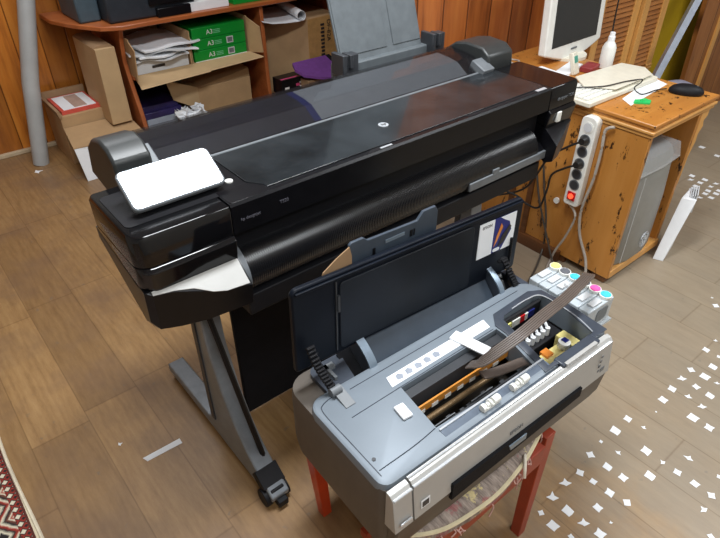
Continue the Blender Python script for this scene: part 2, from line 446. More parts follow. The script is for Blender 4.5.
P('end_housing', end_housing(1.192, 1.32), 'gloss', bevel=.002)
# lower wings
def wing(xo, xm, xi, f=-.05, zb=.65):
    def sec(x, fy, fz, zb_, n):
        return [(x, .215, .80), (x, .0, .757), (x, fy, fz), (x, fy+.006, zb_+.012), (x, fy+.03, zb_), (x, .215, .775)]
    bm = new()
    s_ = .012 if xi > xo else -.012
    loft(bm, [sec(xo, .004, .757, .672, 0), sec(xo+s_, -.008, .752, .655, 0), sec(xo+(xm-xo)*.5, -.014, .747, .646, 0), sec(xm, -.030, .733, zb-.004, 0), sec(xi, f, .716, zb+.004, 0)])
    return bm
P('lower_wing', wing(.0, .10, .192), 'black', bevel=.004)
P('lower_wing', wing(1.32, 1.25, 1.192), 'black', bevel=.004)
# main cover
bm = new()
prism(bm, [(0, .866), (.004, .871), (.225, .871), (.225, .80), (.012, .80), (0, .806)], 'x', .193, 1.190)
cov = P('top_cover', bm, 'black')
bm = new(); prism(bm, [(.262, .205), (.262, .060), (.285, .030), (.285, .018), (1.168, .018), (1.182, .03), (1.182, .205)], 'z', .8705, .8735)
P('viewing_window', bm, 'winglass', bevel=.001)
bm = new(); prism(bm, [(.195, .060), (.262, .060), (.285, .030), (.285, .004), (.200, .004), (.195, .01)], 'z', .8705, .872); P('cover_shoulder', bm, 'black', bevel=.001)
# finger slot in front of the window and its chrome tip
bm = new(); box(bm, .86, 1.155, .006, .017, .8702, .8716); P('finger_slot', bm, 'blackmat')
bm = new(); box(bm, 1.135, 1.175, .006, .017, .8706, .8724); P('slot_label', bm, 'brightsilver', label='silver tip at the right end of the cover slot')
bm = new(); prism(bm, [(.535, .004), (.615, .004), (.60, .016), (.55, .016)], 'z', .8705, .8722); P('cover_grip', bm, 'blackmat')
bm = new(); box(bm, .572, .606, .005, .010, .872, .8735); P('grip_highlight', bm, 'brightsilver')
# badge
bm = new(); cyl(bm, (.660, .098, .8735), .0125, .002, n=32); bd = P('round_badge', bm, 'brightsilver', label='round silver badge')
text('lettering', 'hp', .015, 'ink', frame((.660, .0985, .8758), (1, 0, 0), (0, 1, 0)), hp, shear=.3)
# marks on the fronts
text('lettering', 'hp designjet', .009, 'faint', frame((.232, -.001, .834), (1, 0, 0), (0, 0, 1)), hp)
text('lettering', 'T520', .010, 'faint', frame((.31, -.001, .84), (1, 0, 0), (0, 0, 1)), hp)
text('lettering', 'designjet T520', .013, 'mgray', frame((1.262, -.0035, .832), (1, 0, 0), (0, 0, 1)), hp)
bm = new(); cyl(bm, (.238, .085, .8712), .008, .003, n=20); P('round_button', bm, 'white', label='small white round button')
# tray under the cover: dark recess, chassis
bm = new(); box(bm, .20, 1.19, .03, .20, .66, .80)
prism(bm, [(.05, .66), (.05, .862), (.22, .862), (.40, .862), (.43, .80), (.40, .70), (.22, .64)], 'x', .14, 1.22)
P('chassis', bm, 'blackmat')
# ribbed paper guide
bm = new()
arc = [(.055+math.cos(R(a))*.070, .70+math.sin(R(a))*.060) for a in range(70, 251, 12)]
prism(bm, arc+[(.10, .66), (.10, .75)], 'x', .207, 1.155)
P('ribbed_paper_guide', bm, 'ribs')
bm = new(); prism(bm, [(.055+math.cos(R(a))*.076, .70+math.sin(R(a))*.066) for a in range(70, 251, 12)]+[(.10, .65), (.10, .75)], 'x', .194, .207); P('guide_end_plate', bm, 'mgray')
bm = new(); box(bm, .20, 1.19, -.006, .16, .60, .652); P('front_skirt', bm, 'blackmat', bevel=.003)
# output flap on the right: smooth tray with grey lip
bm = new(); prism(bm, [(-.010, .694), (-.012, .667), (.03, .660), (.10, .73), (.06, .757)], 'x', .865, 1.245); P('output_flap', bm, 'black', bevel=.002)
bm = new(); box(bm, .868, 1.240, -.018, -.010, .668, .692)
box(bm, .958, .985, -.018, -.006, .690, .704); P('flap_lip', bm, 'mgray', bevel=.002)
bm = new(); box(bm, 1.222, 1.240, -.016, -.004, .768, .798); P('white_tab', bm, 'white', bevel=.002, label='small white tab on the right end')
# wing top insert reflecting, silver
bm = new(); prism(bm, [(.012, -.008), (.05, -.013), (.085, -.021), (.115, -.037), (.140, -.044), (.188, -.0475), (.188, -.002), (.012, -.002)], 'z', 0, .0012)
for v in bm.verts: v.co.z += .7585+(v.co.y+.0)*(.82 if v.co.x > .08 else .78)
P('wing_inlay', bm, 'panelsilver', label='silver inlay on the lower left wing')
# rear roll cover (smoked), roll and caps
prof = [(.212, .868), (.216, .874), (.266, .902), (.300, .9075), (.358, .911), (.395, .896), (.415, .87), (.42, .84)]
inner = [(.219, .868), (.222, .873), (.268, .899), (.301, .9045), (.355, .908), (.391, .893), (.411, .868), (.416, .84)]
bm = new()
loft(bm, [[(x, y, z) for y, z in prof+inner[::-1]] for x in (.135, 1.195)])
P('roll_cover', bm, 'smoke', shade=False, label='smoked transparent roll cover')
lin = [(.224, .866), (.270, .895), (.302, .9005), (.352, .904), (.386, .889), (.40, .85)]
for nm, mt_, xa, xb, lb in (('media_liner', 'rollgray', .575, 1.10, 'grey liner seen through the smoked cover'), ('liner_band', 'navy', .555, .575, 'dark blue band at the end of the grey liner'), ('dark_liner', 'darknavy', .145, .555, None), ('dark_liner', 'blackmat', 1.10, 1.165, None)):
    bm = new(); prism(bm, lin, 'x', xa, xb); P(nm, bm, mt_, shade=False, label=lb)
bm = new(); prism(bm, [(.207, .8705), (.208, .8735), (.213, .8745), (.213, .8705)], 'x', .150, 1.165); P('cover_trim', bm, 'mgray')
cp = [(.215, .84), (.205, .872), (.210, .912), (.238, .930), (.30, .934), (.345, .925), (.385, .897), (.405, .84)]
cl = [(.215, .80), (.205, .872), (.210, .918), (.235, .938), (.275, .944), (.325, .930), (.368, .900), (.390, .83)]
bm = new(); prism(bm, cl, 'x', .062, .140); P('roll_end_cap', bm, 'cap', bevel=.006)
bm = new(); box(bm, .085, .155, .196, .270, .872, .905, rot=Matrix.Rotation(R(28), 4, 'X')); P('cap_latch', bm, 'mgray', bevel=.003)
bm = new(); prism(bm, cp, 'x', 1.165, 1.275); P('roll_end_cap', bm, 'cap', bevel=.006)
bm = new(); box(bm, 1.125, 1.172, .190, .245, .868, .895, rot=Matrix.Rotation(R(22), 4, 'X')); P('cap_latch', bm, 'mgray', bevel=.003)
# grey strip at right top
# touch panel
tp = frame((.1300, .066, .878), (1, 0, 0), (0, math.cos(R(33)), math.sin(R(33))))
bm = new(); prism(bm, rrect(-.093, .093, 0, .088, .013), 'z', 0, .012); bm.transform(tp); o = P('touch_panel', bm, 'mgray', bevel=.003)
bm = new(); prism(bm, rrect(-.089, .089, .0035, .0845, .010), 'z', .0120, .0128); bm.transform(tp); P('panel_glass', bm, plain('pale display bezel', sc(150, 160, 170), .12, .3, coat=.6))
bm = new(); prism(bm, rrect(-.066, .052, .012, .074, .002), 'z', .0129, .0133); bm.transform(tp); P('display', bm, 'lcd', label='bright lit display')
bm = new(); prism(bm, [(.07, .872), (.10, .872), (.16, .885), (.15, .915), (.135, .915)], 'x', .06, .205); P('panel_hinge', bm, 'black')
bm = new(); prism(bm, rrect(.012, .215, .045, .185, .012), 'z', .8702, .8712); P('panel_well', bm, 'blackmat')
# rear sheet tray
bm = new()
tl = frame((.965, .452, .90), (1, 0, 0), (0, .31, .95))
box(bm, -.160, .160, 0, .50, 0, .006); box(bm, -.155, .02, .02, .46, .006, .0085); box(bm, .045, .155, .02, .46, .006, .0085)
bm.transform(tl); P('rear_sheet_tray', bm, 'traygray', bevel=.0015, label='tall grey rear paper support')
bm = new(); box(bm, .79, 1.20, .43, .475, .84, .905); P('tray_base', bm, 'traygray', bevel=.004)
for x in (.80, 1.15):
    bm = new(); box(bm, x, x+.045, .415, .445, .88, .935); box(bm, x+.008, x+.02, .405, .445, .90, .938); box(bm, x-.018, x-.004, .405, .46, .88, .94); P('paper_guide', bm, 'dgray', bevel=.002)
# stand: two legs, foot, caster, braces, rear board
def leg(x):
    bm = new()
    prism(bm, [(.225, .66), (.225, .10), (.26, .066), (.54, .058), (.54, .030), (-.075, .030), (-.078, .048), (-.02, .085), (.030, .125), (.080, .19), (.125, .28), (.158, .40), (.178, .66)], 'x', x, x+.052)
    o = P('leg', bm, 'standgray', bevel=.004)
    bm = new(); box(bm, x-.004, x, .205, .225, .10, .66); obj('leg_seam', bm, 'dgray', o)
    bm = new(); box(bm, x+.008, x+.044, .49, .53, 0, .032); obj('rear_pad', bm, 'blackmat', o)
    for y0 in (-.045,):
        bm = new()
        for dx in (-.012, .042): cyl(bm, (x+dx, y0, .026), .026, .018, 'x', 20)
        box(bm, x+.006, x+.044, y0-.022, y0+.022, .028, .060)
        if y0 < 0:
            box(bm, x-.006, x+.058, y0-.004, y0+.05, .050, .082, rot=Matrix.Rotation(R(35), 4, 'X'))
            box(bm, x+.012, x+.04, y0-.045, y0-.01, .012, .034)
        obj('caster', bm, 'blackmat', o, bevel=.002, label='black twin-wheel caster')
    return o
leg(.150); leg(1.115)
bm = new(); tube(bm, [(.160, .125, .64), (.165, .145, .511), (.178, .061, .25), (.190, -.002, .05)], .0075, smooth=False); P('brace_rod', bm, 'black')
bm = new(); box(bm, .20, 1.12, .18, .23, .60, .66); P('stand_crossbar', bm, 'blackmat')
bm = new(); box(bm, .262, 1.02, .236, .252, .012, .70); P('rear_board', bm, 'fabric', bevel=.003, label='black fabric media bin panel hanging behind the stand')

# ------------------------------------------------------------------ stool
st = thing('stool', (.42, -.33, 0), 0, 'low red wooden stool with a torn cushioned seat under the opened desktop printer', 'stool')
front = [(.195, -.455), (.197, -.485), (.225, -.512), (.27, -.534), (.33, -.545), (.40, -.550), (.47, -.543), (.54, -.529), (.61, -.505), (.640, -.48), (.645, -.455)]
poly = front+[(.645, -.14), (.615, -.115), (.23, -.115), (.197, -.15)]
def inset(p, d): 
    cx, cy = .42, -.33
    return [(cx+(x-cx)*(1-d), cy+(y-cy)*(1-d)) for x, y in p]
bm = new(); loft(bm, [[(x, y, z) for x, y in inset(poly, d)] for z, d in ((.362, .02), (.368, 0), (.384, 0), (.394, .03), (.3975, .12))])
obj('seat', bm, 'seat', st, world=True)
bm = new(); tube(bm, [(x, y, .388) for x, y in inset(front, .012)], .0045, 6); obj('seat_piping', bm, plain('frayed cream piping', sc(214, 200, 165), .8), st, world=True)
bm = new()
random.seed(5)
for k in range(26):
    i = random.uniform(0, len(front)-1.01); a, c = Vector(front[int(i)]), Vector(front[int(i)+1]); p = a.lerp(c, i-int(i))
    q = Vector((p.x, p.y, random.uniform(.36, .372)))
    tube(bm, [q, q+Vector((random.uniform(-.008, .008), -random.uniform(.002, .008), -random.uniform(.004, .014))), q+Vector((random.uniform(-.014, .014), -random.uniform(.002, .008), -random.uniform(.012, .028)))], .0016, 4)
obj('frayed_threads', bm, plain('pinkish frayed thread', sc(200, 160, 150), .9), st, world=True)['kind'] = 'stuff'
bm = new()      # torn strip across the seat
tube(bm, [(.512, -.530, .398), (.506, -.533, .401), (.502, -.537, .399), (.490, -.548, .388), (.487, -.553, .370)], .0035, 6)
obj('torn_strip', bm, plain('loose white thread strip', sc(222, 212, 196), .9), st, world=True)
bm = new()
for (x0, x1, y0, y1) in ((.225, .590, -.532, -.514), (.22, .62, -.155, -.137)): box(bm, x0, x1, y0, y1, .300, .362)
for (x0, x1) in ((.215, .233), (.612, .630)): box(bm, x0, x1, -.50, -.15, .315, .362)
obj('apron', bm, 'redwood', st, world=True, bevel=.002)
for (tx, ty, fx, fy) in ((.625, -.505, .598, -.520), (.225, -.505, .225, -.53), (.225, -.165, .252, -.165), (.615, -.15, .61, -.13)):
    bm = new(); h = .017; h2 = .013
    loft(bm, [[(fx+a*h2, fy+c*h2, 0) for a, c in ((-1, -1), (1, -1), (1, 1), (-1, 1))], [(tx+a*h, ty+c*h, .362) for a, c in ((-1, -1), (1, -1), (1, 1), (-1, 1))]])
    obj('leg', bm, 'orange' if fx < .3 and fy > -.3 else 'redwood', st, world=True, bevel=.002)
bm = new(); box(bm, .24, .60, -.345, -.325, .12, .145); obj('cross_rail', bm, 'redwood', st, world=True)

# ------------------------------------------------------------------ desktop photo printer (opened)
ep = thing('photo_printer', (.142, -.498, .3980), R(-1.7), 'silver and black desktop photo printer with its lid open, standing on the red stool', 'printer')
def E(name, bm, mat, par=ep, **k): return obj(name, bm, mat, par, **k)
Z = .202     # deck height above the stool
# body shell
bm = new()
def plan(i, y0=-.006, y1=.300): return rrect(i, .616-i, y0+i, y1-i, [.02, .03, .05, .045], 6)
loft(bm, [[(x, y, 0) for x, y in plan(.022)], [(x, y, .02) for x, y in plan(.004)], [(x, y, .06) for x, y in plan(0)], [(x, y, .175) for x, y in plan(0)], [(x, y, .188) for x, y in plan(.002)]])
body = E('case', bm, 'casebrown')
bm = new()
dk = lambda i: rrect(i, .616-i, -.002+i, .222-i*.5, [.02, .02, .045, .03], 6)
loft(bm, [[(x, y, .150) for x, y in dk(.001)], [(x, y, .190) for x, y in dk(.001)], [(x, y, Z-.003) for x, y in dk(.003)], [(x, y, Z) for x, y in dk(.009)]])
deck = E('top_deck', bm, 'silver', label='silver top deck')
cutC = [(.150, .036), (.163, .143), (.426, .143), (.426, .120), (.402, .024)]
cutB = [(.424, .010), (.458, .152), (.47, .160), (.575, .166), (.590, .155), (.590, .09), (.572, .012)]
def cutter(pts, z0, z1):
    q = new(); prism(q, pts, 'z', z0, z1); return q
cut(deck, [cutter(cutC, .10, .3), cutter(cutB, .10, .3)])
feeder = [(.112, .214), (.128, .288), (.592, .288), (.592, .214)]
cut(body, [cutter([(.135, .02), (.145, .160), (.60, .170), (.60, .0)], .06, .3), cutter(feeder, .08, .3)])
# dark rear deck rim
bm = new(); prism(bm, rrect(.050, .608, .205, .292, [.004, .004, .035, .02]), 'z', .180, .198)
rim = E('rear_rim', bm, 'deckdark'); cut(rim, [cutter(feeder, .1, .3)])
# dark surround of the cartridge bay
bm = new(); prism(bm, [(.406, .001), (.430, .122), (.430, .150), (.455, .178), (.575, .184), (.604, .168), (.611, .10), (.606, .0)], 'z', Z, Z+.0022)
sur = E('bay_surround', bm, 'deckdark', bevel=.0015); cut(sur, [cutter(cutB, .1, .3)])
bm = new(); tube(bm, [(x, y, Z+.002) for x, y in [(.575, .014), (.588, .06), (.592, .12), (.585, .158), (.55, .166), (.50, .165)]], .0014, 6); E('bay_edge', bm, 'brightsilver')
# curved front strip, its dark reflection put into the colour
bm = new(); prism(bm, [(.0295, Z-.001), (.0285, Z+.0012), (.014, Z+.0008), (.002, Z-.003), (-.004, Z-.010), (.03, Z-.014)], 'x', .150, .43); E('front_roll', bm, 'slate')
bm = new(); box(bm, .150, .430, .0300, .0335, Z+.001, Z+.004)
bm.transform(Matrix.Translation((0, -.0045, 0)) @ Matrix.Rotation(R(-.0), 4, 'Z')); E('opening_edge', bm, 'brightsilver')
# carriage interior
bm = new(); box(bm, .155, .42, .100, .1035, .160, .178); o = E('encoder_belt', bm, 'gold', label='amber encoder strip with white marks')
bm = new()
for k in range(7): box(bm, .170+k*.034, .186+k*.034, .0985, .0998, .158, .167)
obj('belt_marks', bm, 'white', o)
bm = new(); cyl(bm, (.14, .088, .150), .006, .30, 'x', 12); E('carriage_rail', bm, plain('bronze rail', sc(120, 98, 70), .3, .6))
bm = new()
random.seed(3)
for k in range(13):
    x = .160+k*.019
    box(bm, x, x+.012, .040+random.random()*.008, .075, .10, .128+random.random()*.02)
    box(bm, x, x+.009, .028, .050, .08, .118)
box(bm, .15, .43, .120, .140, .12, .190); box(bm, .15, .43, .060, .064, .10, .150)
E('carriage_mechanism', bm, 'dgray', bevel=.001)
bm = new()
for k in range(5): box(bm, .175+k*.03, .190+k*.03, .058, .061, .135, .148)
box(bm, .165, .235, .0665, .0685, .125, .150); box(bm, .28, .34, .0665, .0685, .125, .150)
E('metal_springs', bm, 'mgray')
# cartridge bay interior
bm = new(); box(bm, .46, .588, .085, .150, .10, .148); box(bm, .445, .575, .020, .070, .10, .135); box(bm, .46, .585, .150, .158, .12, .196); c0 = E('carriage_bay', bm, 'blackmat', bevel=.002)
for i, (c_, x0, x1) in enumerate((('yellow', .468, .482), ('white', .486, .512), ('red', .512, .528), ('white', .528, .538), ('blue', .538, .560))):
    bm = new(); box(bm, x0, x1, .1465, .1498, .168, .186); obj('colour_label', bm, c_, c0)
for k in range(6):
    bm = new(); cyl(bm, (.468+k*.0165, .100, .146), .0055, .022, 'z', 12); tube(bm, [(.468+k*.0165, .100, .166), (.472+k*.0165, .112, .172), (.476+k*.0165, .122, .168)], .0035, 6)
    E('tube_connector', bm, 'graypaper')
bm = new(); box(bm, .470, .535, .030, .062, .134, .158); box(bm, .545, .572, .030, .075, .134, .168); E('circuit_block', bm, plain('pale yellow plastic', sc(214, 200, 130), .4), bevel=.002)
bm = new(); cyl(bm, (.538, .048, .150), .013, .022, 'z', 16); E('white_cam', bm, 'white')
bm = new(); box(bm, .536, .548, .044, .056, .172, .174); E('blue_sticker', bm, 'blue')
bm = new(); box(bm, .480, .500, .045, .065, .158, .164); E('flex_contact', bm, 'orangefoil')
# bay gate at the front right
bm = new(); box(bm, .445, .565, -.012, .014, Z-.02, Z+.004); E('bay_gate', bm, 'deckdark', bevel=.003)
bm = new(); box(bm, .452, .552, -.014, -.006, Z-.005, Z+.0055); E('gate_ledge', bm, 'panelsilver', bevel=.001)
# icon sticker strip
bm = new(); prism(bm, [(.150, .153), (.156, .178), (.425, .179), (.419, .155)], 'z', Z, Z+.0012); s0 = E('sticker_strip', bm, 'paper', label='white icon sticker strip')
bm = new()
for k in range(5):
    x = .170+k*.024
    prism(bm, [(x, .160), (x+.012, .158), (x+.017, .166), (x+.010, .173), (x+.002, .171)], 'z', Z+.0013, Z+.0016)
obj('sticker_icons', bm, plain('pale grey icon', sc(140, 146, 158), .6), s0)
bm = new(); box(bm, .335, .362, .105, .185, Z+.0022, Z+.0052, rot=Matrix.Rotation(R(14), 4, 'Z')); E('white_tape', bm, 'paper', label='piece of white tape over the deck edge')
bm = new(); box(bm, .116, .137, .080, .112, Z+.0002, Z+.007, rot=Matrix.Rotation(R(-6), 4, 'Z')); E('foam_pad', bm, 'paper', bevel=.002, label='small white foam block')
bm = new(); cyl(bm, (.024, .052, Z), .0035, .0015, n=14); cyl(bm, (.055, .20, Z-.0), .003, .001, n=10); E('deck_screw', bm, 'dgray')
bm = new()
tube(bm, [(.018, .030, Z+.0004), (.094, .031, Z+.0004), (.148, .036, Z+.0004)], .0009, 5)
tube(bm, [(.014, .02, Z+.0002), (.014, .10, Z+.0004), (.014, .18, Z+.0004), (.024, .198, Z+.0004), (.05, .203, Z+.0004)], .0009, 5)
tube(bm, [(.048, .143, Z+.0002), (.159, .1445, Z+.0002), (.42, .1465, Z+.0002)], .0008, 5, smooth=False)
tube(bm, [(.085, .198, Z+.0002), (.56, .200, Z+.0002)], .0008, 5, smooth=False)
E('deck_seams', bm, 'deckdark')
# two white roller clips
for x in (.238, .318):
    bm = new()
    cyl(bm, (x, .012, Z+.008), .007, .008, 'x', 14); cyl(bm, (x+.012, .012, Z+.008), .005, .012, 'x', 12); cyl(bm, (x+.018, .012, Z+.010), .0075, .004, 'x', 12)
    cyl(bm, (x+.028, .012, Z+.009), .0075, .016, 'x', 14); box(bm, x+.002, x+.042, .006, .018, Z+.001, Z+.007)
    E('roller_clip', bm, 'white', label='white geared roller clip')
# front panel
fp = [(-.004, Z-.002), (-.014, Z-.003), (-.022, Z-.012), (-.030, .125), (-.032, .112), (-.004, .108)]
bm = new(); prism(bm, fp, 'x', .046, .592); panel = E('front_panel', bm, 'panelsilver')
slot = new(); box(slot, .130, .500, -.06, -.022, .095, .128); cut(panel, [slot])
bm = new(); prism(bm, [(y+(.001), z-.004) for y, z in fp], 'x', .004, .044); E('front_corner', bm, 'panelsilver', bevel=.001)
bm = new(); prism(bm, [(y+(.002), z-.006) for y, z in fp], 'x', .5935, .606); E('front_corner', bm, 'panelsilver', bevel=.001)
bm = new(); tube(bm, [(.046, -.021, Z-.0105), (.592, -.021, Z-.0105)], .0028, 8, smooth=False); tube(bm, [(.046, -.008, Z-.001), (.44, -.008, Z-.001)], .0016, 8, smooth=False)
tube(bm, [(.006, -.020, Z-.0145), (.044, -.020, Z-.0145)], .0028, 8, smooth=False); E('panel_edge', bm, 'brightsilver', label='bright silver top edge of the front panel')
bm = new(); prism(bm, [(.131, .090), (.131, .133), (.499, .129), (.499, .104)], 'y', -.0352, -.018); E('output_slot', bm, 'fabric', shade=False)
bm = new(); prism(bm, [(.275, .124), (.281, .108), (.325, .108), (.325, .124)], 'y', -.0375, -.032); E('slot_handle', bm, 'handle', bevel=.001)
bm = new(); prism(bm, [(-.012, .112), (-.030, .110), (-.024, .05), (-.012, .012), (.0, .004), (.01, .10)], 'x', .010, .600); E('lower_front', bm, 'casebrown', bevel=.004)
nrm_ = frame((.305, -.0282, .148), (1, 0, 0), (0, .115, 1))
text('lettering', 'EPSON', .012, plain('silver lettering', sc(120, 118, 114), .4).name and 'mgray', frame((.300, -.0285, .146), (1, 0, 0), (0, .09, 1)), ep, world=False)
bm = new(); box(bm, -.010, .010, -.010, .010, 0, .0005); bm.transform(frame((.070, -.0295, .138), (1, 0, 0), (0, .09, 1))); q = E('energy_sticker', bm, 'paper')
bm = new(); box(bm, -.0075, .0075, -.0075, .0055, .0005, .001); bm.transform(frame((.070, -.0295, .138), (1, 0, 0), (0, .09, 1))); obj('sticker_print', bm, 'dgray', q)
bm = new(); box(bm, -.013, .013, -.004, .004, 0, .004); bm.transform(frame((.026, -.0300, .126), (1, 0, 0), (0, .09, 1))); E('power_button', bm, 'brightsilver', bevel=.002)
bm = new()
for k in range(4): box(bm, .556, .562, -.0295, -.0285, .130+k*.014, .136+k*.014)
box(bm, .566, .580, -.030, -.029, .122, .136); E('front_marks', bm, 'mgray')
# feeder: hopper, guides
bm = new(); prism(bm, [(.214, .165), (.278, .232), (.284, .230), (.220, .158)], 'x', .168, .520); E('paper_hopper', bm, 'bluegray', bevel=.001)
bm = new(); prism(bm, [(.214, .155), (.286, .205), (.288, .196), (.220, .140)], 'x', .118, .590); E('feeder_floor', bm, 'black')
for x, w in ((.150, .018), (.522, .014)):
    bm = new()
    prism(bm, [(.214, .190), (.226, .212), (.250, .232), (.286, .250), (.286, .180), (.222, .150)], 'x', x, x+.004, 0)
    o = E('edge_guide', bm, 'deckdark', bevel=.001)
    bm = new(); band(bm, [(x+.006, .212, .188), (x+.006, .222, .212), (x+.006, .248, .234), (x+.006, .284, .252)], w, .004, wv=(1, 0, 0)); obj('guide_edge', bm, 'handle', o, label='pale curved guide edge')
# the lid standing open
lt = Matrix.Translation((.012, .262, .238)) @ Matrix.Rotation(R(2.6), 4, 'Y') @ Matrix.Rotation(R(-3), 4, 'X')
bm = new(); prism(bm, rrect(0, .606, 0, .180, [.006, .006, .014, .014]), 'y', 0, .012); bm.transform(lt); lid = E('lid', bm, 'lidblack', bevel=.003, label='open black lid')
bm = new(); prism(bm, rrect(.098, .448, .010, .160, .010), 'y', -.0035, 0); bm.transform(lt); E('lid_inner_panel', bm, 'lidinner', bevel=.002)
bm = new(); box(bm, .006, .600, -.005, 0, .169, .174); bm.transform(lt); E('lid_rib', bm, 'lidblack', bevel=.001)
bm = new(); box(bm, .092, .097, -.006, 0, .10, .135); box(bm, .0895, .092, -.003, 0, .01, .165); bm.transform(lt); E('lid_catch', bm, 'dgray')
# poster sticker on the lid
def sx(x): return .466+(x-.500)*1.62
def sz_(z): return .068+(z-.068)*1.04
def SP(pts, a, b, mi): prism(bm, [(sx(x), sz_(z)) for x, z in pts], 'y', a, b, mi)
bm = new(); box(bm, sx(.500), sx(.529), -.0015, 0, sz_(.068), sz_(.150)); box(bm, sx(.5295), sx(.573), -.0014, 0, sz_(.068), sz_(.150), 1)
SP([(.540, .150), (.573, .150), (.573, .068), (.548, .068), (.566, .110), (.560, .132), (.548, .142)], -.0018, -.0014, 0)
SP([(.532, .082), (.538, .095), (.547, .125), (.543, .135), (.536, .108)], -.0022, -.0018, 2)
SP([(.540, .078), (.552, .085), (.565, .118), (.561, .124), (.548, .105)], -.0023, -.0018, 3)
SP(rrect(.531, .545, .070, .078, .0035), -.0025, -.0018, 0)
bm.transform(lt); E('lid_sticker', bm, ['paper', 'blue', 'orangefoil', 'ink'], shade=False, label='white and blue poster sticker on the lid')
tm = lt @ frame((sx(.5145), -.0016, sz_(.140)), (1, 0, 0), (0, 0, 1)); text('lettering', 'EPSON', .010, 'ink', tm, ep, world=False)
# paper support behind the lid
bm = new(); prism(bm, [(.155, .36), (.155, .446), (.160, .450), (.187, .450), (.197, .441), (.318, .436), (.333, .452), (.365, .452), (.372, .44), (.372, .36)], 'y', .288, .294)
sup = E('paper_support', bm, 'bluegray', bevel=.001)
bm = new(); box(bm, .238, .285, .2865, .288, .418, .425); obj('grip_slot', bm, 'handle', sup)
bm = new(); box(bm, .208, .214, .2865, .288, .404, .418); box(bm, .300, .306, .2865, .288, .408, .422); box(bm, .309, .312, .2865, .288, .408, .422); obj('slot_hole', bm, 'black', sup)
bm = new(); box(bm, .17, .45, .288, .293, .15, .37); E('support_base', bm, 'bluegray')
bm = new(); loft(bm, [[(.085, .285, .385), (.158, .285, .385), (.158, .289, .385), (.085, .287, .385)], [(.095, .285, .415), (.158, .285, .425), (.158, .289, .425), (.095, .287, .415)], [(.125, .286, .432), (.154, .286, .445), (.154, .288, .445), (.125, .288, .432)]]); E('kraft_sheet', bm, 'carddk', label='brown crumpled sheet showing above the lid')
# hinge arms of linked plastic
def arm(x, y0=.205, z0=Z, y1=.250, z1=.300, s=1):
    o0 = None
    pts = smooth_path([(x+.012, y0, z0), (x+.002, y0+.012, z0+.030), (x-.006, y0+.030, z0+.062), (x-.010, y1, z1)], 5)
    bm = new()
    for i, p in enumerate(pts[:-1]):
        t = (pts[i+1]-p).normalized(); m = frame(p, (1, 0, 0), t); q = new(); box(q, -.0085, .0085, 0, .0060, -.003, .003); box(q, -.0075, .0075, .002, .0045, -.0045, .0045); q.transform(m)
        me = bpy.data.meshes.new('q'); q.to_mesh(me); q.free(); bm.from_mesh(me); bpy.data.meshes.remove(me)
    return bm
E('hinge_arm', arm(.046), 'blackmat', bevel=.001, label='black ribbed hinge arm')
E('hinge_arm', arm(.560, .215, Z, .250, .262), 'blackmat', bevel=.001, label='black ribbed hinge arm')
bm = new(); prism(bm, [(.165, Z), (.205, Z), (.215, Z+.004), (.212, Z+.010), (.165, Z+.0015)], 'x', .052, .074); cyl(bm, (.046, .205, Z+.010), .009, .022, 'x', 16); E('hinge_mount', bm, 'mgray', bevel=.001)
bm = new(); tube(bm, [(.592, .255, .16), (.592, .262, .30)], .0035, 6, smooth=False); E('lid_strut', bm, 'black')
bm = new(); box(bm, .078, .098, .262, .275, .194, .206); box(bm, .078, .084, .235, .275, .194, .206); E('rear_bracket', bm, 'mgray')

# ------------------------------------------------------------------ ink tanks and tube ribbon
tk = thing('ink_tank_set', (.872, -.360, .488), R(-2), 'row of frosted ink tanks with coloured caps at the right of the silver printer', 'ink tank set')
caps = ['yellow', 'blackcap', 'cyan', 'blackcap', 'magenta', 'cyan']
bm = new(); box(bm, -.112, .05, -.090, .090, 0, .006); box(bm, -.066, -.060, -.090, .090, 0, .05); obj('tank_holder', bm, 'tank', tk)
for i, c_ in enumerate(caps):
    y = .0715-i*.0285
    bm = new(); prism(bm, rrect(-.058, .042, y-.0135, y+.0135, .004), 'z', .006, .072)
    t = obj('ink_tank', bm, 'tank', tk, bevel=.002)
    bm = new(); cyl(bm, (.024, y, .072), .0145, .008, n=24); cp_ = obj('tank_cap', bm, 'white', t, bevel=.001)
    bm = new(); prism(bm, [(.012, y-.006), (.018, y-.011), (.030, y-.008), (.036, y+.003), (.030, y+.010), (.022, y+.004), (.016, y+.008)], 'z', .0795, .0812); cyl(bm, (.024, y, .078), .0125, .0022, n=20); obj('ink_colour_disc', bm, c_, t, label={'yellow': 'yellow', 'blackcap': 'grey-black', 'cyan': 'cyan', 'magenta': 'magenta'}[c_]+' cap disc')
    bm = new(); box(bm, -.036, .0, y-.008, y+.008, .072, .077); obj('filler_plug', bm, 'graypaper', t, bevel=.001)
bm = new(); prism(bm, rrect(-.02, .022, .022, .06, .008), 'y', -.0862, -.0855); obj('tank_window', bm, plain('dark tank emblem', sc(110, 118, 124), .5), tk)
pts = [(.880, -.372, .572), (.872, -.385, .605), (.838, -.405, .635), (.757, -.425, .655), (.684, -.440, .668), (.608, -.449, .678), (.532, -.453, .674), (.478, -.444, .655), (.447, -.430, .632), (.440, -.408, .612)]
for sct, nm in ((0, 'tube_ribbon'),):
    bm = new()
    P_ = smooth_path(pts)
    for k in range(6):
        off = (k-2.5)*.0042; path = []
        for i, p in enumerate(P_):
            t = (P_[min(i+1, len(P_)-1)]-P_[max(i-1, 0)]); a = Vector((t.x, t.y, 0)); a = a.normalized().cross(Vector((0, 0, 1))) if a.length > 1e-4 else Vector((0, 1, 0))
            if i < 7: a = Vector((.55, .83, 0)).normalized()*(-1) if a.dot(Vector((.55, .83, 0))) < 0 else Vector((.55, .83, 0)).normalized()
            path.append(p+a*off)
        tube(bm, path, .0025, 6, smooth=False)
    obj(nm, bm, 'ribbon', tk, world=True, label='flat ribbon of grey ink tubes')
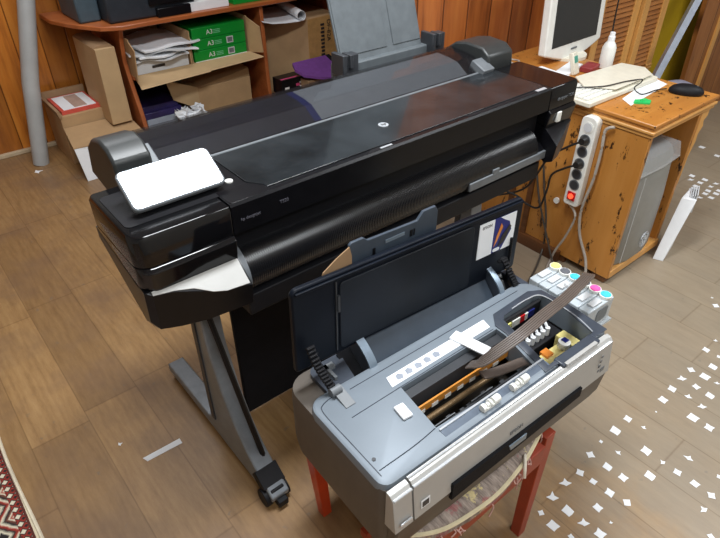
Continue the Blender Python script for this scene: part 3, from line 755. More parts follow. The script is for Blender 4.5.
bm = new(); band(bm, [(.442, -.440, .608), (.470, -.447, .603), (.510, -.456, .600), (.550, -.460, .592), (.600, -.462, .560)], .020, .004); obj('tube_ribbon', bm, 'ribbon', tk, world=True)
bm = new(); box(bm, .738, .750, -.442, -.402, .648, .657, rot=Matrix.Rotation(R(-15), 4, 'Z')); obj('ribbon_clip', bm, 'bag', tk, world=True)

# ------------------------------------------------------------------ small desk on the right
dk_ = thing('wooden_desk', (1.90, .25, 0), 0, 'worn varnished wooden desk with chipped side panel beside the large printer', 'desk')
def D(name, bm, mat, **k): return obj(name, bm, mat, dk_, world=True, **k)
bm = new(); box(bm, 1.672, 2.130, -.105, .70, .650, .665); D('desktop', bm, 'deskwood', bevel=.004)
bm = new(); box(bm, 1.678, 2.124, -.098, .70, .641, .650); box(bm, 1.670, 2.130, -.106, .70, .630, .641); box(bm, 1.676, 2.126, -.100, .70, .616, .630); D('desktop_moulding', bm, 'lightwood', bevel=.003)
bm = new(); box(bm, 1.680, 1.700, -.096, .70, .030, .616); D('side_panel', bm, 'deskside', bevel=.002, label='chipped varnished left side panel')
bm = new(); box(bm, 2.045, 2.065, -.090, .70, .06, .616); D('side_panel', bm, 'deskside', bevel=.002)
bm = new(); box(bm, 1.700, 2.045, .60, .62, .06, .616); D('back_panel', bm, 'deskside')
bm = new(); box(bm, 1.700, 2.045, -.088, .60, .040, .060); box(bm, 1.690, 2.060, -.098, -.078, .028, .062); D('bottom_shelf', bm, 'lightwood', bevel=.002)
bm = new(); prism(bm, [(2.065, .616), (2.120, .616), (2.118, .585), (2.098, .570), (2.110, .545), (2.088, .520), (2.092, .490), (2.070, .430), (2.065, .3)], 'y', -.092, -.060); D('carved_bracket', bm, 'lightwood', bevel=.003)
bm = new(); box(bm, 1.684, 1.704, .10, .70, 0, .030); box(bm, 1.66, 1.68, .12, .70, 0, .05); D('plinth', bm, 'deskdark')
for x0 in (1.686, 1.985):
    bm = new(); box(bm, x0, x0+.055, -.085, -.03, 0, .040); D('foot', bm, 'deskdark', bevel=.004)
bm = new()
for y0 in (.30, .385): box(bm, 1.668, 1.680, y0, y0+.022, .05, .60)
D('dark_batten', bm, 'deskdark')
bm = new(); tube(bm, [(2.067, -.078, .575), (2.080, -.082, .545), (2.067, -.078, .515)], .004, 8); D('handle', bm, 'mgray', label='small metal drawer handle')

# computer case in the knee space
pc = thing('computer_case', (1.86, .06, .060), 0, 'grey plastic computer case with a round embossed emblem standing inside the wooden desk', 'computer case')
bm = new()
fr = rrect(1.712, 2.000, 0, 0, 0) if False else None
sec = lambda z, f, t: [(1.712+t, f+.03, z), (1.735+t, f+.005, z), (1.80, f-.010, z), (1.90, f-.010, z), (1.975-t, f+.005, z), (1.998-t, f+.03, z), (1.998-t, .40, z), (1.712+t, .40, z)]
loft(bm, [sec(.0602, -.085, .004), sec(.075, -.093, 0), sec(.30, -.090, 0), sec(.47, -.078, .002), sec(.50, -.065, .008), sec(.515, -.02, .016)])
obj('case_body', bm, 'pcgray', pc, world=True)
bm = new(); m_ = frame((1.885, -.1035, .135), (1, 0, 0), (0, 0, 1))
for r_ in (.030, .024): 
    q = new(); tube(bm, [m_ @ Vector((math.cos(R(a))*r_, math.sin(R(a))*r_*1.15, 0)) for a in range(0, 361, 20)], .0015, 5, smooth=False)
for a in range(0, 360, 60): box(bm, 1.885+math.cos(R(a))*.013-.004, 1.885+math.cos(R(a))*.013+.004, -.1055, -.100, .135+math.sin(R(a))*.014-.005, .135+math.sin(R(a))*.014+.005)
obj('round_emblem', bm, 'brightsilver', pc, world=True)
bm = new(); loft(bm, [[(1.708, -.090, .455), (1.85, -.100, .458), (2.002, -.088, .455), (2.002, .10, .455), (1.708, .10, .455)], [(1.716, -.080, .512), (1.85, -.090, .518), (1.99, -.078, .514), (1.985, .08, .518), (1.72, .08, .518)], [(1.73, -.03, .515), (1.86, -.03, .525), (1.97, -.03, .518), (1.96, .06, .519), (1.74, .06, .520)]]); obj('plastic_wrap', bm, 'bag', pc, world=True, label='crinkled clear plastic over the case top')
bm = new(); tube(bm, [(1.742, -.1, .08), (1.742, -.097, .45)], .0012, 5, smooth=False); obj('case_seam', bm, 'graypaper', pc, world=True)

# power strip hung on the desk side
ps = thing('power_strip', (1.679, .105, .30), 0, 'white power strip with a glowing red switch hung on the chipped desk side', 'power strip')
pm = frame((1.6795, .112, .283), (0, 1, 0), (0, -.075, 1))     # local x -> toward the viewer, y up along the strip, z out of the panel
def PS(name, bm, mat, par=None, **k):
    bm.transform(pm); return obj(name, bm, mat, par or ps, world=True, **k)
bm = new(); prism(bm, rrect(-.031, .031, 0, .355, [.012, .012, .022, .022]), 'z', -.0, -.036)
for v in bm.verts: pass
sb = PS('strip_body', bm, 'white', bevel=.004)
socks = [.322, .285, .245, .180+.005, .130, .085]
SO = []
for k, y in enumerate((.315, .268, .222, .176, .132, .088)):
    bm = new(); cyl(bm, (0, y, -.0355), .021, -.002, n=24); s_ = PS('socket', bm, 'white' if k == 0 else 'mgray')
    bm = new(); cyl(bm, (0, y, -.0377), .0165, -.0008, n=24); PS('socket_well', bm, 'graypaper' if k == 0 else 'dgray', s_)
bm = new(); box(bm, -.016, .016, .025, .058, -.041, -.035); PS('switch_surround', bm, 'red')
bm = new(); cyl(bm, (0, .042, -.0405), .010, -.005, n=18); PS('lit_switch', bm, 'neon', label='glowing red switch')
for y, nm in ((.268, 'a'), (.176, 'b')):
    bm = new(); q = (0, y, -.038)
    cyl(bm, q, .018, -.022, n=20, r2=.012)
    pl = solo_ = None
    bm.transform(pm); path = [pm @ Vector((0, y, -.055))]
    if nm == 'a': path += [(1.62, .160, .515), (1.62, .225, .45), (1.63, .275, .345), (1.63, .32, .27), (1.60, .42, .21), (1.50, .60, .15)]
    else: path += [(1.62, .155, .43), (1.62, .200, .385), (1.63, .212, .31), (1.63, .232, .225), (1.63, .29, .215), (1.60, .34, .25), (1.52, .50, .28)]
    tube(bm, path, .0042, 8)
    obj('power_cord', bm, 'cabledk', ps, world=True, label='black power cord with round plug')
# grey cables
bm = new(); tube(bm, [pm @ Vector((.01, -.003, -.02)), (1.652, .082, .245), (1.65, .098, .15), (1.645, .126, .065), (1.64, .135, .012), (1.60, .12, .006), (1.45, .05, .006), (1.2, .25, .006)], .0045, 8)
solo('strip_cable', bm, 'cable', 'grey cable dropping from the bottom of the power strip to the floor', 'cord')
bm = new(); tube(bm, [(1.668, .03, .62), (1.662, .056, .60), (1.66, .051, .53), (1.66, .052, .414), (1.66, .068, .28), (1.66, .05, .176), (1.655, -.006, .078), (1.62, -.03, .010), (1.50, -.02, .006), (1.30, .10, .006)], .0055, 8)
solo('long_cable', bm, 'cable', 'pale grey cable hanging down the desk side right of the power strip', 'cord')
bm = new(); cyl(bm, (1.668, .185, .262), .012, .008, 'x', 16); solo('cable_nail_clip', bm, 'white', 'small white round clip on the desk side left of the red switch', 'clip')
bm = new(); tube(bm, [(1.655, .27, .42), (1.655, .24, .30), (1.655, .20, .16), (1.655, .19, .02), (1.45, .10, .008), (1.15, .0, .008), (.98, -.05, .008)], .004, 6); tube(bm, [(1.655, .30, .40), (1.655, .25, .24), (1.64, .15, .06), (1.60, .10, .008), (1.35, .02, .008), (1.1, -.08, .008)], .004, 6); solo('floor_cables', bm, plain('dusty dark cable', sc(70, 64, 58), .6), 'dusty dark cables trailing from the desk side over the floor', 'cord')

# ------------------------------------------------------------------ things on the desk
T = .6652
mo = thing('monitor', (2.11, .47, T), 0, 'white flat monitor with a dark screen on the wooden desk', 'monitor')
mt = frame((2.10, .50, .640), (1, .06, 0), (0, .05, 1))
bm = new()
N = 16
outer = []
def mpoly(w, h, bulge, z0):
    p = [(-w, z0+bulge*.6)]
    for k in range(N+1):
        t = k/N; p.append((-w+2*w*t, z0+bulge*(1-math.sin(math.pi*t))*1.0))
    return p[1:]+[(w*.97, h), (-w*.97, h)]
prism(bm, [(x, z) for x, z in mpoly(.212, .42, .045, .015)], 'y', 0, .035); bm.transform(mt @ Matrix.Translation((0, 0, 0)) @ Matrix.Rotation(0, 4, 'X') @ Matrix(((1,0,0,0),(0,0,1,0),(0,-1,0,0),(0,0,0,1))).inverted() @ Matrix.Identity(4)) if False else None
def loc3(bmx, org, ang):     # turn a mesh built in x/z around its origin, about Z then place
    bmx.transform(Matrix.Translation(org) @ Matrix.Rotation(ang, 4, 'Z') @ Matrix.Rotation(R(-4), 4, 'X'))
loc3(bm, (2.095, .50, .648), R(2)); obj('bezel', bm, 'white', mo, world=True, bevel=.006)
bm = new(); prism(bm, [(-.168, .082), (.168, .082), (.166, .385), (-.166, .385)], 'y', -.0015, .001); loc3(bm, (2.095, .50, .648), R(2)); obj('screen', bm, 'screen', mo, world=True)
bm = new(); box(bm, -.15, .15, .035, .07, .08, .38); loc3(bm, (2.095, .50, .648), R(2)); obj('rear_shell', bm, 'cream', mo, world=True, bevel=.015)
bm = new(); box(bm, -.02, .02, .05, .09, .0, .2); bm.transform(Matrix.Translation((2.095, .50, T))); cyl(bm, (2.095, .54, T), .09, .012, n=28); obj('stand', bm, 'cream', mo, world=True)
bm = new(); prism(bm, rrect(-.022, .022, .054, .061, .003), 'y', -.0025, -.0005); loc3(bm, (2.095, .50, .648), R(2)); obj('maker_mark', bm, 'mgray', mo, world=True)

kb = thing('keyboard', (1.86, .19, T), R(-1), 'off-white keyboard half covered by a sheet at the left edge of the desk', 'keyboard')
bm = new(); prism(bm, rrect(-.225, .225, -.072, .085, .008), 'z', .001, .020); obj('keyboard_body', bm, 'cream', kb, bevel=.004)
bm = new()
for r_ in range(5):
    for c_ in range(21):
        x = -.215+c_*.0205; y = -.055+r_*.025
        box(bm, x, x+.017, y, y+.020, .020, .027)
obj('keys', bm, 'white', kb, bevel=.0015, shade=False); kk = [o for o in kb.children if o.name.startswith('keys')][0]; kk['kind'] = 'stuff'
bm = new(); loft(bm, [[(x, y, z) for x, y in ((1.735, .215), (1.80, .125), (2.05, .125), (2.105, .185), (2.085, .275), (1.80, .295))] for z in (T+.029, T+.034)])
solo('folder', bm, 'cream', 'large off-white folder lying over the keyboard', 'folder', bevel=.0015)
bm = new(); prism(bm, [(1.812, .100), (1.775, .045), (2.085, .075), (2.118, .150)], 'z', T+.0003, T+.0012); solo('index_card', bm, 'paper', 'white printed card on the desk between the keyboard and the mouse', 'card')
bm = new(); prism(bm, [(1.80, .050), (1.835, .008), (1.865, .020), (1.868, .045), (1.842, .052), (1.828, .062)], 'z', T+.0003, T+.006); cyl(bm, (1.838, .038, T+.006), .009, .002, n=14); solo('green_scrap', bm, plain('green plastic', sc(40, 190, 100), .4), 'small bright green piece on the desk corner', 'scrap')
ms = thing('computer_mouse', (2.040, -.018, T), R(-62), 'black computer mouse at the front right corner of the desk', 'mouse')
bm = new(); n_ = 20
secs = []
for z, s_ in ((0, .92), (.006, 1), (.016, .98), (.026, .82), (.033, .5), (.035, .15)):
    secs.append([(math.cos(2*math.pi*k/n_)*.060*s_, math.sin(2*math.pi*k/n_)*.032*s_, z) for k in range(n_)])
loft(bm, secs); obj('mouse_shell', bm, 'blackmat', ms)
bm = new(); cyl(bm, (.030, -.003, .027), .006, .006, 'y', 14); obj('scroll_wheel', bm, 'mgray', ms)
bm = new(); tube(bm, [(2.02, .045, T+.006), (1.97, .06, T+.008), (1.90, .075, T+.004), (1.87, .095, T+.028), (1.92, .10, T+.036), (1.95, .115, T+.038), (1.88, .14, T+.038), (1.78, .16, T+.038), (1.72, .215, T+.032), (1.70, .25, T+.024)], .0022, 6); solo('mouse_cable', bm, 'cabledk', 'thin black cable looping across the folder from the mouse', 'cord')
bt = thing('squeeze_bottle', (2.075, .335, T), 0, 'white plastic bottle with a narrow neck standing behind the keyboard', 'bottle')
bm = new(); lathe(bm, (0, 0, .0005), [(.023, 0), (.027, .004), (.027, .082), (.021, .096), (.013, .106)]); obj('bottle_body', bm, 'white', bt)
bm = new(); lathe(bm, (0, 0, .106), [(.013, 0), (.013, .018), (.010, .022), (.010, .034)]); obj('cap', bm, 'paper', bt)
ph = thing('handheld_device', (1.915, .365, T), R(8), 'small off-white handheld device with a green display propped below the monitor', 'device')
bm = new(); box(bm, -.020, .020, -.009, .009, .0, .085, rot=Matrix.Rotation(R(-18), 4, 'X'), piv=(0, 0, 0)); obj('device_shell', bm, 'cream', ph, bevel=.004)
bm = new(); box(bm, -.013, .013, -.0105, -.0088, .045, .070, rot=Matrix.Rotation(R(-18), 4, 'X'), piv=(0, 0, 0)); obj('device_display', bm, plain('green lcd', sc(60, 150, 130), .3), ph)
bm = new(); box(bm, 1.96, 2.05, .335, .385, T+.0003, T+.020, rot=Matrix.Rotation(R(12), 4, 'Z')); solo('maroon_booklet', bm, 'maroon', 'thin maroon booklet lying in front of the monitor', 'booklet', bevel=.002)
bm = new(); box(bm, 1.70, 1.86, .36, .50, T+.0003, T+.012, rot=Matrix.Rotation(R(-6), 4, 'Z')); solo('paper_stack', bm, 'paper', 'loose stack of greyish papers left of the monitor base', 'papers')
bm = new(); box(bm, 1.86, 2.02, .385, .44, T+.0003, T+.010, rot=Matrix.Rotation(R(14), 4, 'Z')); solo('note_pad', bm, 'paper', 'white note pad lying under the front edge of the monitor', 'papers')
bm = new()
for k in range(3): tube(bm, [(1.73+math.cos(R(a+k*30))*(.06+.008*k), .585+math.sin(R(a+k*30))*(.045+.006*k), T+.008+.012*k+.006*math.sin(R(a*2))) for a in range(0, 361, 30)], .0035, 6)
solo('coiled_cable', bm, 'cable', 'coiled pale cable at the back left of the desk', 'cord')
bm = new(); tube(bm, [(2.115, .345, T+.004), (2.13, .37, T+.15), (2.128, .375, T+.32), (2.13, .38, T+.6)], .0032, 6); solo('hanging_cable', bm, 'cabledk', 'thin black cable hanging straight down right of the monitor', 'cord')

# ------------------------------------------------------------------ behind and right of the desk
def louvre(x0, x1, y, z1, label, grp=None):
    t = thing('louvred_door', ((x0+x1)/2, y, 0), 0, label, 'door panel')
    w = .055
    for xa, xb in ((x0, x0+w), (x1-w, x1)):
        bm = new()
        box(bm, xa, xb, y, y+.035, 0, z1); 
        for zz in (.42, .435): cyl(bm, (xa+.0, y+.002, zz), .008, xb-xa, 'x', 10)
        obj('stile', bm, 'lightwood', t, world=True, bevel=.008)
    bm = new()
    k = 0
    z = .04
    while z < z1-.05:
        box(bm, x0+w, x1-w, y+.008, y+.022, z, z+.021, rot=Matrix.Rotation(R(-30), 4, 'X')); z += .0235
    obj('slats', bm, 'slatwood', t, world=True); 
    return t
louvre(2.40, 2.775, .60, 1.35, 'louvred wooden door panel standing just right of the monitor')
louvre(2.785, 3.03, .585, 1.35, 'louvred wooden door panel standing beside the yellow board')
bm = new(); prism(bm, [(3.04, 0), (3.7, 0), (3.7, 1.35), (3.04, 1.35)], 'y', .66, .675); solo('yellow_board', bm, 'yellowboard', 'mustard yellow board behind the leaning grey metal bar', 'board')
bm = new(); tube(bm, [(2.58, .440, .03), (2.90, .475, .46), (3.33, .515, 1.0)], .024, 4, smooth=False)
a_ = solo('metal_bar', bm, 'aluminium', 'grey aluminium bar leaning in front of the yellow board', 'bar')
bm = new(); lathe(bm, (2.86, .335, 0), [(.08, 0), (.09, .02), (.09, .38), (.08, .42), (.03, .44)]); solo('plastic_bucket', bm, plain('grey violet plastic', sc(150, 152, 172), .5), 'rounded grey plastic tub behind the right side of the desk', 'tub')
bm = new(); prism(bm, [(3.40, .0), (4.7, .0), (4.7, 1.5), (3.30, 1.5)], 'y', .53, .555)
solo('plank_panel', bm, 'doorwood', 'brown wooden plank panel standing on the right behind the desk', 'panel')
bm = new(); prism(bm, [(3.56, .02), (3.60, .02), (3.66, 1.5), (3.61, 1.5)], 'y', .520, .530); solo('pale_batten', bm, 'lightwood', 'pale split wooden batten fixed on the brown plank panel', 'batten')

# white box with papers behind the desk leg
wb = thing('white_box', (2.09, -.10, 0), 0, 'white narrow box filled with papers leaning beside the right leg of the desk', 'box')
bm = new()
A0, A1 = (1.985, -.150), (2.16, -.150)
loft(bm, [[(1.995, -.122, .0), (2.010, -.160, .0), (2.15, -.128, .0), (2.14, -.10, .0)], [(2.078, -.120, .26), (2.105, -.168, .26), (2.21, -.13, .26), (2.20, -.10, .26)]])
obj('box_shell', bm, 'paper', wb, world=True, bevel=.002)
bm = new()
for k in range(5):
    box(bm, 2.105, 2.19, -.150+k*.008, -.146+k*.008, .20, .282-k*.006, rot=Matrix.Rotation(R(22), 4, 'Z'))
obj('papers', bm, 'graypaper', wb, world=True)

# ------------------------------------------------------------------ back left: pipe, boxes
bm = new()
tube(bm, [(.290, 2.44, 0), (.366, 2.44, .42), (.470, 2.46, .80), (.70, 2.49, 2.0)], .040, 24, smooth=False)
solo('metal_pipe', bm, 'metalpipe', 'long dull white metal pipe leaning upright at the left wall', 'pipe')
# box with booklet
bx = thing('cardboard_box', (.53, 2.45, 0), R(0), 'square brown cardboard box by the left wall, red and white pack on top', 'box')
bm = new(); box(bm, .425, .648, 2.315, 2.60, 0, .262); obj('box_body', bm, 'card', bx, world=True, bevel=.002)
bm = new(); box(bm, .416, .430, 2.30, 2.61, .262, .300, rot=Matrix.Rotation(R(-12), 4, 'Y')); box(bm, .425, .648, 2.59, 2.60, .262, .315); obj('box_flap', bm, 'carddk', bx, world=True)
bm = new(); box(bm, .445, .640, 2.335, 2.585, .2625, .2800); box(bm, .462, .628, 2.35, 2.57, .2800, .2812, 1); box(bm, .520, .585, 2.36, 2.56, .2812, .2822, 2)
solo('magazine_pack', bm, [plain('red printed card', sc(206, 84, 70), .5), 'paper', plain('brownish photo print', sc(178, 150, 136), .6)], 'red and white printed pack lying on the square cardboard box', 'magazine', shade=False)
# low open box
b2 = thing('open_carton', (.58, 2.18, 0), 0, 'low open carton with a white side standing on the floor behind the printer', 'box')
bm = new(); loft(bm, [[(.412, 2.07, 0), (.74, 2.07, 0), (.74, 2.29, 0), (.470, 2.29, 0)], [(.400, 2.10, .17), (.75, 2.08, .17), (.75, 2.30, .20), (.430, 2.30, .20)]]); obj('carton_body', bm, 'paper', b2, world=True, bevel=.002)
bm = new(); loft(bm, [[(.398, 2.10, .171), (.755, 2.06, .171), (.755, 2.30, .200), (.425, 2.31, .200)], [(.398, 2.10, .175), (.755, 2.06, .175), (.755, 2.30, .204), (.425, 2.31, .204)]]); obj('carton_flap', bm, 'card', b2, world=True)
# tall carton
tc_ = thing('tall_carton', (.66, 2.34, 0), 0, 'tall narrow cardboard carton standing against the computer table side', 'box')
bm = new(); loft(bm, [[(.640, 2.19, .205), (.745, 2.19, .205), (.745, 2.50, .205), (.640, 2.50, .205)], [(.640, 2.17, .592), (.735, 2.17, .592), (.735, 2.50, .592), (.640, 2.50, .592)]]); box(bm, .66, .74, 2.315, 2.50, .0, .21); obj('carton_body', bm, 'card2', tc_, world=True, bevel=.002)
bm = new(); prism(bm, [(.640, .592), (.733, .592), (.72, .606), (.655, .602)], 'y', 2.19, 2.49); obj('torn_flap', bm, 'carddk', tc_, world=True)
bm = new(); box(bm, .639, .746, 2.187, 2.1885, .375, .377); obj('carton_seam', bm, 'carddk', tc_, world=True)

# ------------------------------------------------------------------ computer table on the left
ct = thing('computer_table', (1.37, 2.35, 0), 0, 'reddish laminate computer table with open shelves against the back wall', 'table')
def C_(name, bm, mat, **k): return obj(name, bm, mat, ct, world=True, **k)
top = [(.545, 2.64), (.545, 2.47), (.60, 2.32), (.69, 2.17), (.78, 2.125), (.95, 2.13), (2.40, 2.13), (2.40, 2.64)]
bm = new(); prism(bm, top, 'z', .668, .690); C_('table_top', bm, 'shelfwood', bevel=.004)
curve = [(2.62, 0), (2.10, 0), (2.11, .12), (2.14, .25), (2.20, .42), (2.22, .50), (2.20, .60), (2.17, .668), (2.62, .668)]
for x in (.775, 1.565, 2.11):
    bm = new(); prism(bm, curve if x < 1 else [(2.62, 0), (2.13, 0), (2.15, .3), (2.16, .668), (2.62, .668)], 'x', x, x+.022); C_('side_panel', bm, 'shelfwood', bevel=.003)
bm = new(); box(bm, .797, 1.565, 2.18, 2.62, .408, .428); C_('shelf', bm, 'shelfwood', bevel=.002)
bm = new(); box(bm, .797, 1.565, 2.15, 2.62, .060, .080); box(bm, 1.587, 2.11, 2.15, 2.62, .060, .080); C_('bottom_shelf', bm, 'shelfwood', bevel=.002)
bm = new(); box(bm, .797, 2.11, 2.62, 2.632, .05, .668); C_('back_board', bm, 'deskdark')
# printer on the table
op = thing('office_printer', (.93, 2.36, .6905), 0, 'dark blue-grey office printer standing on the left end of the computer table', 'printer')
bm = new(); box(bm, .745, 1.20, 2.18, 2.58, .6905, .86); obj('printer_body', bm, 'printerblack', op, world=True, bevel=.012)
bm = new(); box(bm, .635, .742, 2.28, 2.56, .6905, .83); obj('side_unit', bm, plain('teal grey plastic', sc(66, 82, 92), .5), op, world=True, bevel=.01)
bm = new(); box(bm, .98, 1.16, 2.150, 2.18, .6905, .735); box(bm, .95, 1.19, 2.16, 2.18, .75, .79); obj('output_tray', bm, 'black', op, world=True, bevel=.004)
bm = new(); box(bm, 1.13, 1.385, 2.165, 2.45, .6905, .735); o = solo('paper_ream', bm, 'paper', 'white stack of paper on the computer table beside the green ream', 'paper stack', bevel=.002)
bm = new(); box(bm, 1.415, 1.66, 2.165, 2.44, .6905, .735); solo('green_ream', bm, 'green', 'green wrapped ream of paper on top of the computer table', 'paper ream', bevel=.002)
# open box full of papers + green reams on the shelf
pb = thing('paper_carton', (.97, 2.35, .4285), 0, 'open cardboard carton full of white papers on the table shelf', 'box')
bm = new(); box(bm, .800, .806, 2.16, 2.55, .4285, .615); box(bm, 1.115, 1.121, 2.16, 2.55, .4285, .53); box(bm, .806, 1.115, 2.545, 2.55, .4285, .60); box(bm, .806, 1.115, 2.19, 2.545, .4285, .433); obj('carton_walls', bm, 'card', pb, world=True)
bm = new(); loft(bm, [[(.80, 2.16, .43), (1.18, 2.16, .43), (1.18, 2.165, .434), (.80, 2.165, .434)], [(.775, 2.03, .405), (1.16, 2.03, .418), (1.16, 2.034, .422), (.775, 2.034, .409)]]); obj('front_flap', bm, 'card2', pb, world=True)
bm = new(); loft(bm, [[(.798, 2.16, .43), (.798, 2.16, .61), (.803, 2.16, .61), (.803, 2.16, .43)], [(.770, 2.05, .43), (.780, 2.04, .59), (.785, 2.04, .59), (.775, 2.05, .43)]]); obj('side_flap', bm, 'card', pb, world=True)
bm = new(); box(bm, .815, 1.105, 2.165, 2.50, .4335, .495); o = solo('paper_pack', bm, 'graypaper', 'flat white pack with a dark label inside the cardboard carton', 'paper pack', bevel=.002)
bm = new(); box(bm, .90, .97, 2.163, 2.1645, .455, .468); bm.transform(Matrix.Translation(-o.location)); obj('pack_label', bm, 'ink', o)
random.seed(11)
lay = [(.82, 1.11, .4955, -4), (.825, 1.15, .512, 3), (.81, 1.10, .530, -8), (.84, 1.17, .548, 6)]
for i, (xa, xb, z, rot) in enumerate(lay):
    bm = new(); n_ = 8
    rows = []
    for t in range(n_+1):
        for_x = xa+(xb-xa)*t/n_; zz = z+.006*math.sin(t*1.1+i)
        rows.append([(for_x, 2.13+.01*math.sin(t+i*2), zz), (for_x, 2.48, zz+.004), (for_x, 2.48, zz+.012), (for_x, 2.13+.01*math.sin(t+i*2), zz+.008)])
    loft(bm, rows)
    bm.transform(Matrix.Translation((.97, 2.3, 0)) @ Matrix.Rotation(R(rot), 4, 'Z') @ Matrix.Translation((-.97, -2.3, 0)))
    solo('loose_paper', bm, 'paper' if i % 2 else 'graypaper', 'rumpled white sheets piled in the open carton on the shelf', 'paper', 'rumpled sheets in the shelf carton')
gb = thing('ream_carton', (1.31, 2.35, .4285), 0, 'open cardboard carton holding green A3 paper reams on the shelf', 'box')
bm = new(); box(bm, 1.128, 1.133, 2.17, 2.55, .4285, .60); box(bm, 1.478, 1.483, 2.17, 2.55, .4285, .625); box(bm, 1.133, 1.478, 2.545, 2.55, .4285, .62); box(bm, 1.133, 1.478, 2.19, 2.545, .4285, .433); obj('carton_walls', bm, 'card', gb, world=True)
bm = new(); loft(bm, [[(1.13, 2.17, .43), (1.48, 2.17, .43), (1.48, 2.175, .434), (1.13, 2.175, .434)], [(1.17, 2.05, .415), (1.50, 2.05, .425), (1.50, 2.054, .429), (1.17, 2.054, .419)]]); obj('front_flap', bm, 'card2', gb, world=True)
bm = new(); loft(bm, [[(1.478, 2.17, .43), (1.478, 2.17, .62), (1.483, 2.17, .62), (1.483, 2.17, .43)], [(1.515, 2.08, .44), (1.505, 2.08, .58), (1.510, 2.08, .58), (1.520, 2.08, .44)]]); obj('side_flap', bm, 'card', gb, world=True)
for k in range(3):
    z = .4335+k*.0575
    bm = new(); box(bm, 1.142+k*.003, 1.462+k*.003, 2.165+k*.004, 2.50, z, z+.0565)
    o = solo('a3_ream', bm, 'green', ('bottom', 'middle', 'top')[k]+' green A3 paper ream in the carton on the shelf', 'paper ream', 'green A3 reams in the shelf carton', bevel=.002)
    y = 2.165+k*.004-.001
    text('lettering', 'A3', .034, 'white', frame((1.245+k*.003, y, z+.028), (1, 0, 0), (0, 0, 1)), o)
    if k == 0:
        bm = new(); box(bm, 1.145, 1.462, y-.0004, y+.001, z, z+.004); obj('base_stripe', bm, 'white', o, world=True)
    if k < 2:
        bm = new(); box(bm, 1.345, 1.385, y-.0004, y+.001, z+.012, z+.046); box(bm, 1.350, 1.380, y-.0010, y, z+.017, z+.041, 1); obj('ream_label', bm, ['graypaper', 'mgray'], o, world=True, shade=False)
    bm = new()
    for q in range(3): box(bm, 1.272, 1.315, y-.0004, y+.001, z+.018+q*.008, z+.021+q*.008)
    obj('small_print', bm, plain('pale green print', sc(120, 200, 150), .5), o, world=True)
# bottom shelf things
bm = new(); box(bm, .815, .985, 2.17, 2.52, .0805, .19); solo('grey_box', bm, plain('grey blue box', sc(150, 158, 172), .5), 'grey-blue box on the bottom shelf under the violet box', 'box', bevel=.002)
bm = new(); box(bm, .805, 1.02, 2.17, 2.52, .1905, .225); box(bm, .80, 1.01, 2.19, 2.50, .2252, .255); solo('violet_box', bm, ['purplebox'], 'dark violet printed box lying on the bottom shelf at the left', 'box', bevel=.002)
bm = new(); 
random.seed(9)
for k in range(26):
    c = Vector((.965+random.random()*.14, 2.04+random.random()*.10, .185+random.random()*.045))
    m = Matrix.Translation(c) @ Matrix.Rotation(random.random()*3, 4, Vector((random.random()-.5, random.random()-.5, random.random())))
    q = [m @ Vector(((.35+random.random()*.65)*.036*a, (.35+random.random()*.65)*.036*b_, random.uniform(-.006, .006))) for a, b_ in ((-1, -1), (1, -1), (1, 1), (-1, 1))]
    loft(bm, [q, [p+Vector((0, 0, .003)) for p in q]])
box(bm, .985, 1.09, 2.05, 2.15, .0005, .19)
solo('crumpled_paper', bm, 'paper', 'heap of crumpled white paper in front of the open box on the bottom shelf', 'crumpled paper', shade=False)
ob = thing('open_box', (1.30, 2.25, .0805), 0, 'brown cardboard box with raised flaps on the bottom shelf', 'box')
bm = new(); box(bm, 1.125, 1.460, 2.16, 2.50, .0805, .30); obj('box_body', bm, 'card', ob, world=True, bevel=.003)
bm = new(); loft(bm, [[(1.125, 2.16, .18), (1.125, 2.16, .305), (1.130, 2.162, .305), (1.130, 2.162, .18)], [(.985, 2.18, .26), (.955, 2.17, .375), (.960, 2.172, .375), (.990, 2.182, .26)]]); obj('box_flap', bm, 'card2', ob, world=True)
bm = new(); loft(bm, [[(1.125, 2.165, .302), (1.460, 2.165, .302), (1.460, 2.50, .302), (1.125, 2.50, .302)], [(1.14, 2.17, .306), (1.46, 2.17, .345), (1.44, 2.50, .385), (1.18, 2.50, .37)]]); obj('top_flaps', bm, 'card', ob, world=True)
# right bay
bb = thing('large_box', (1.80, 2.35, .0805), 0, 'big kraft cardboard box with dark vertical print in the right bay of the table', 'box')
bm = new(); prism(bm, [(1.60, 2.35), (1.86, 2.12), (2.085, 2.14), (2.085, 2.60), (1.60, 2.60)], 'z', .0805, .56); obj('box_body', bm, 'card', bb, world=True, bevel=.004)
bm = new(); prism(bm, [(1.858, 2.117), (2.087, 2.137), (2.087, 2.14), (1.858, 2.12)], 'z', .25, .555); obj('front_face', bm, plain('tan kraft face', sc(196, 152, 92), .8), bb, world=True)
text('lettering', 'DF-82A', .040, 'ink', frame((2.018, 2.128, .47), (0, 0, -1), (1, .09, 0)), bb)
bm = new()
for k in range(11): box(bm, 1.955+(k % 2)*.004, 1.982, 2.123, 2.127, .505-k*.022, .517-k*.022)
obj('printed_characters', bm, 'ink', bb, world=True)
bm = new()
rows = []
for k in range(15):
    a = R(-60+k*26); r_ = .030*(1-.02*k)
    rows.append((1.80+math.cos(a)*r_, .590+math.sin(a)*r_))
sheet = [(1.56, .585), (1.62, .568), (1.70, .562), (1.78, .561)]+rows
pp = [(x, z) for x, z in sheet]
secs = []
for x, z in pp: secs.append([(x, 2.13+(x-1.56)*-.15, z), (x+.10, 2.50, z), (x+.10, 2.50, z+.0015), (x, 2.13+(x-1.56)*-.15, z+.0015)])
loft(bm, secs); solo('rolled_sheet', bm, 'paper', 'white sheet with a rolled-up edge lying on the big kraft box', 'paper sheet')
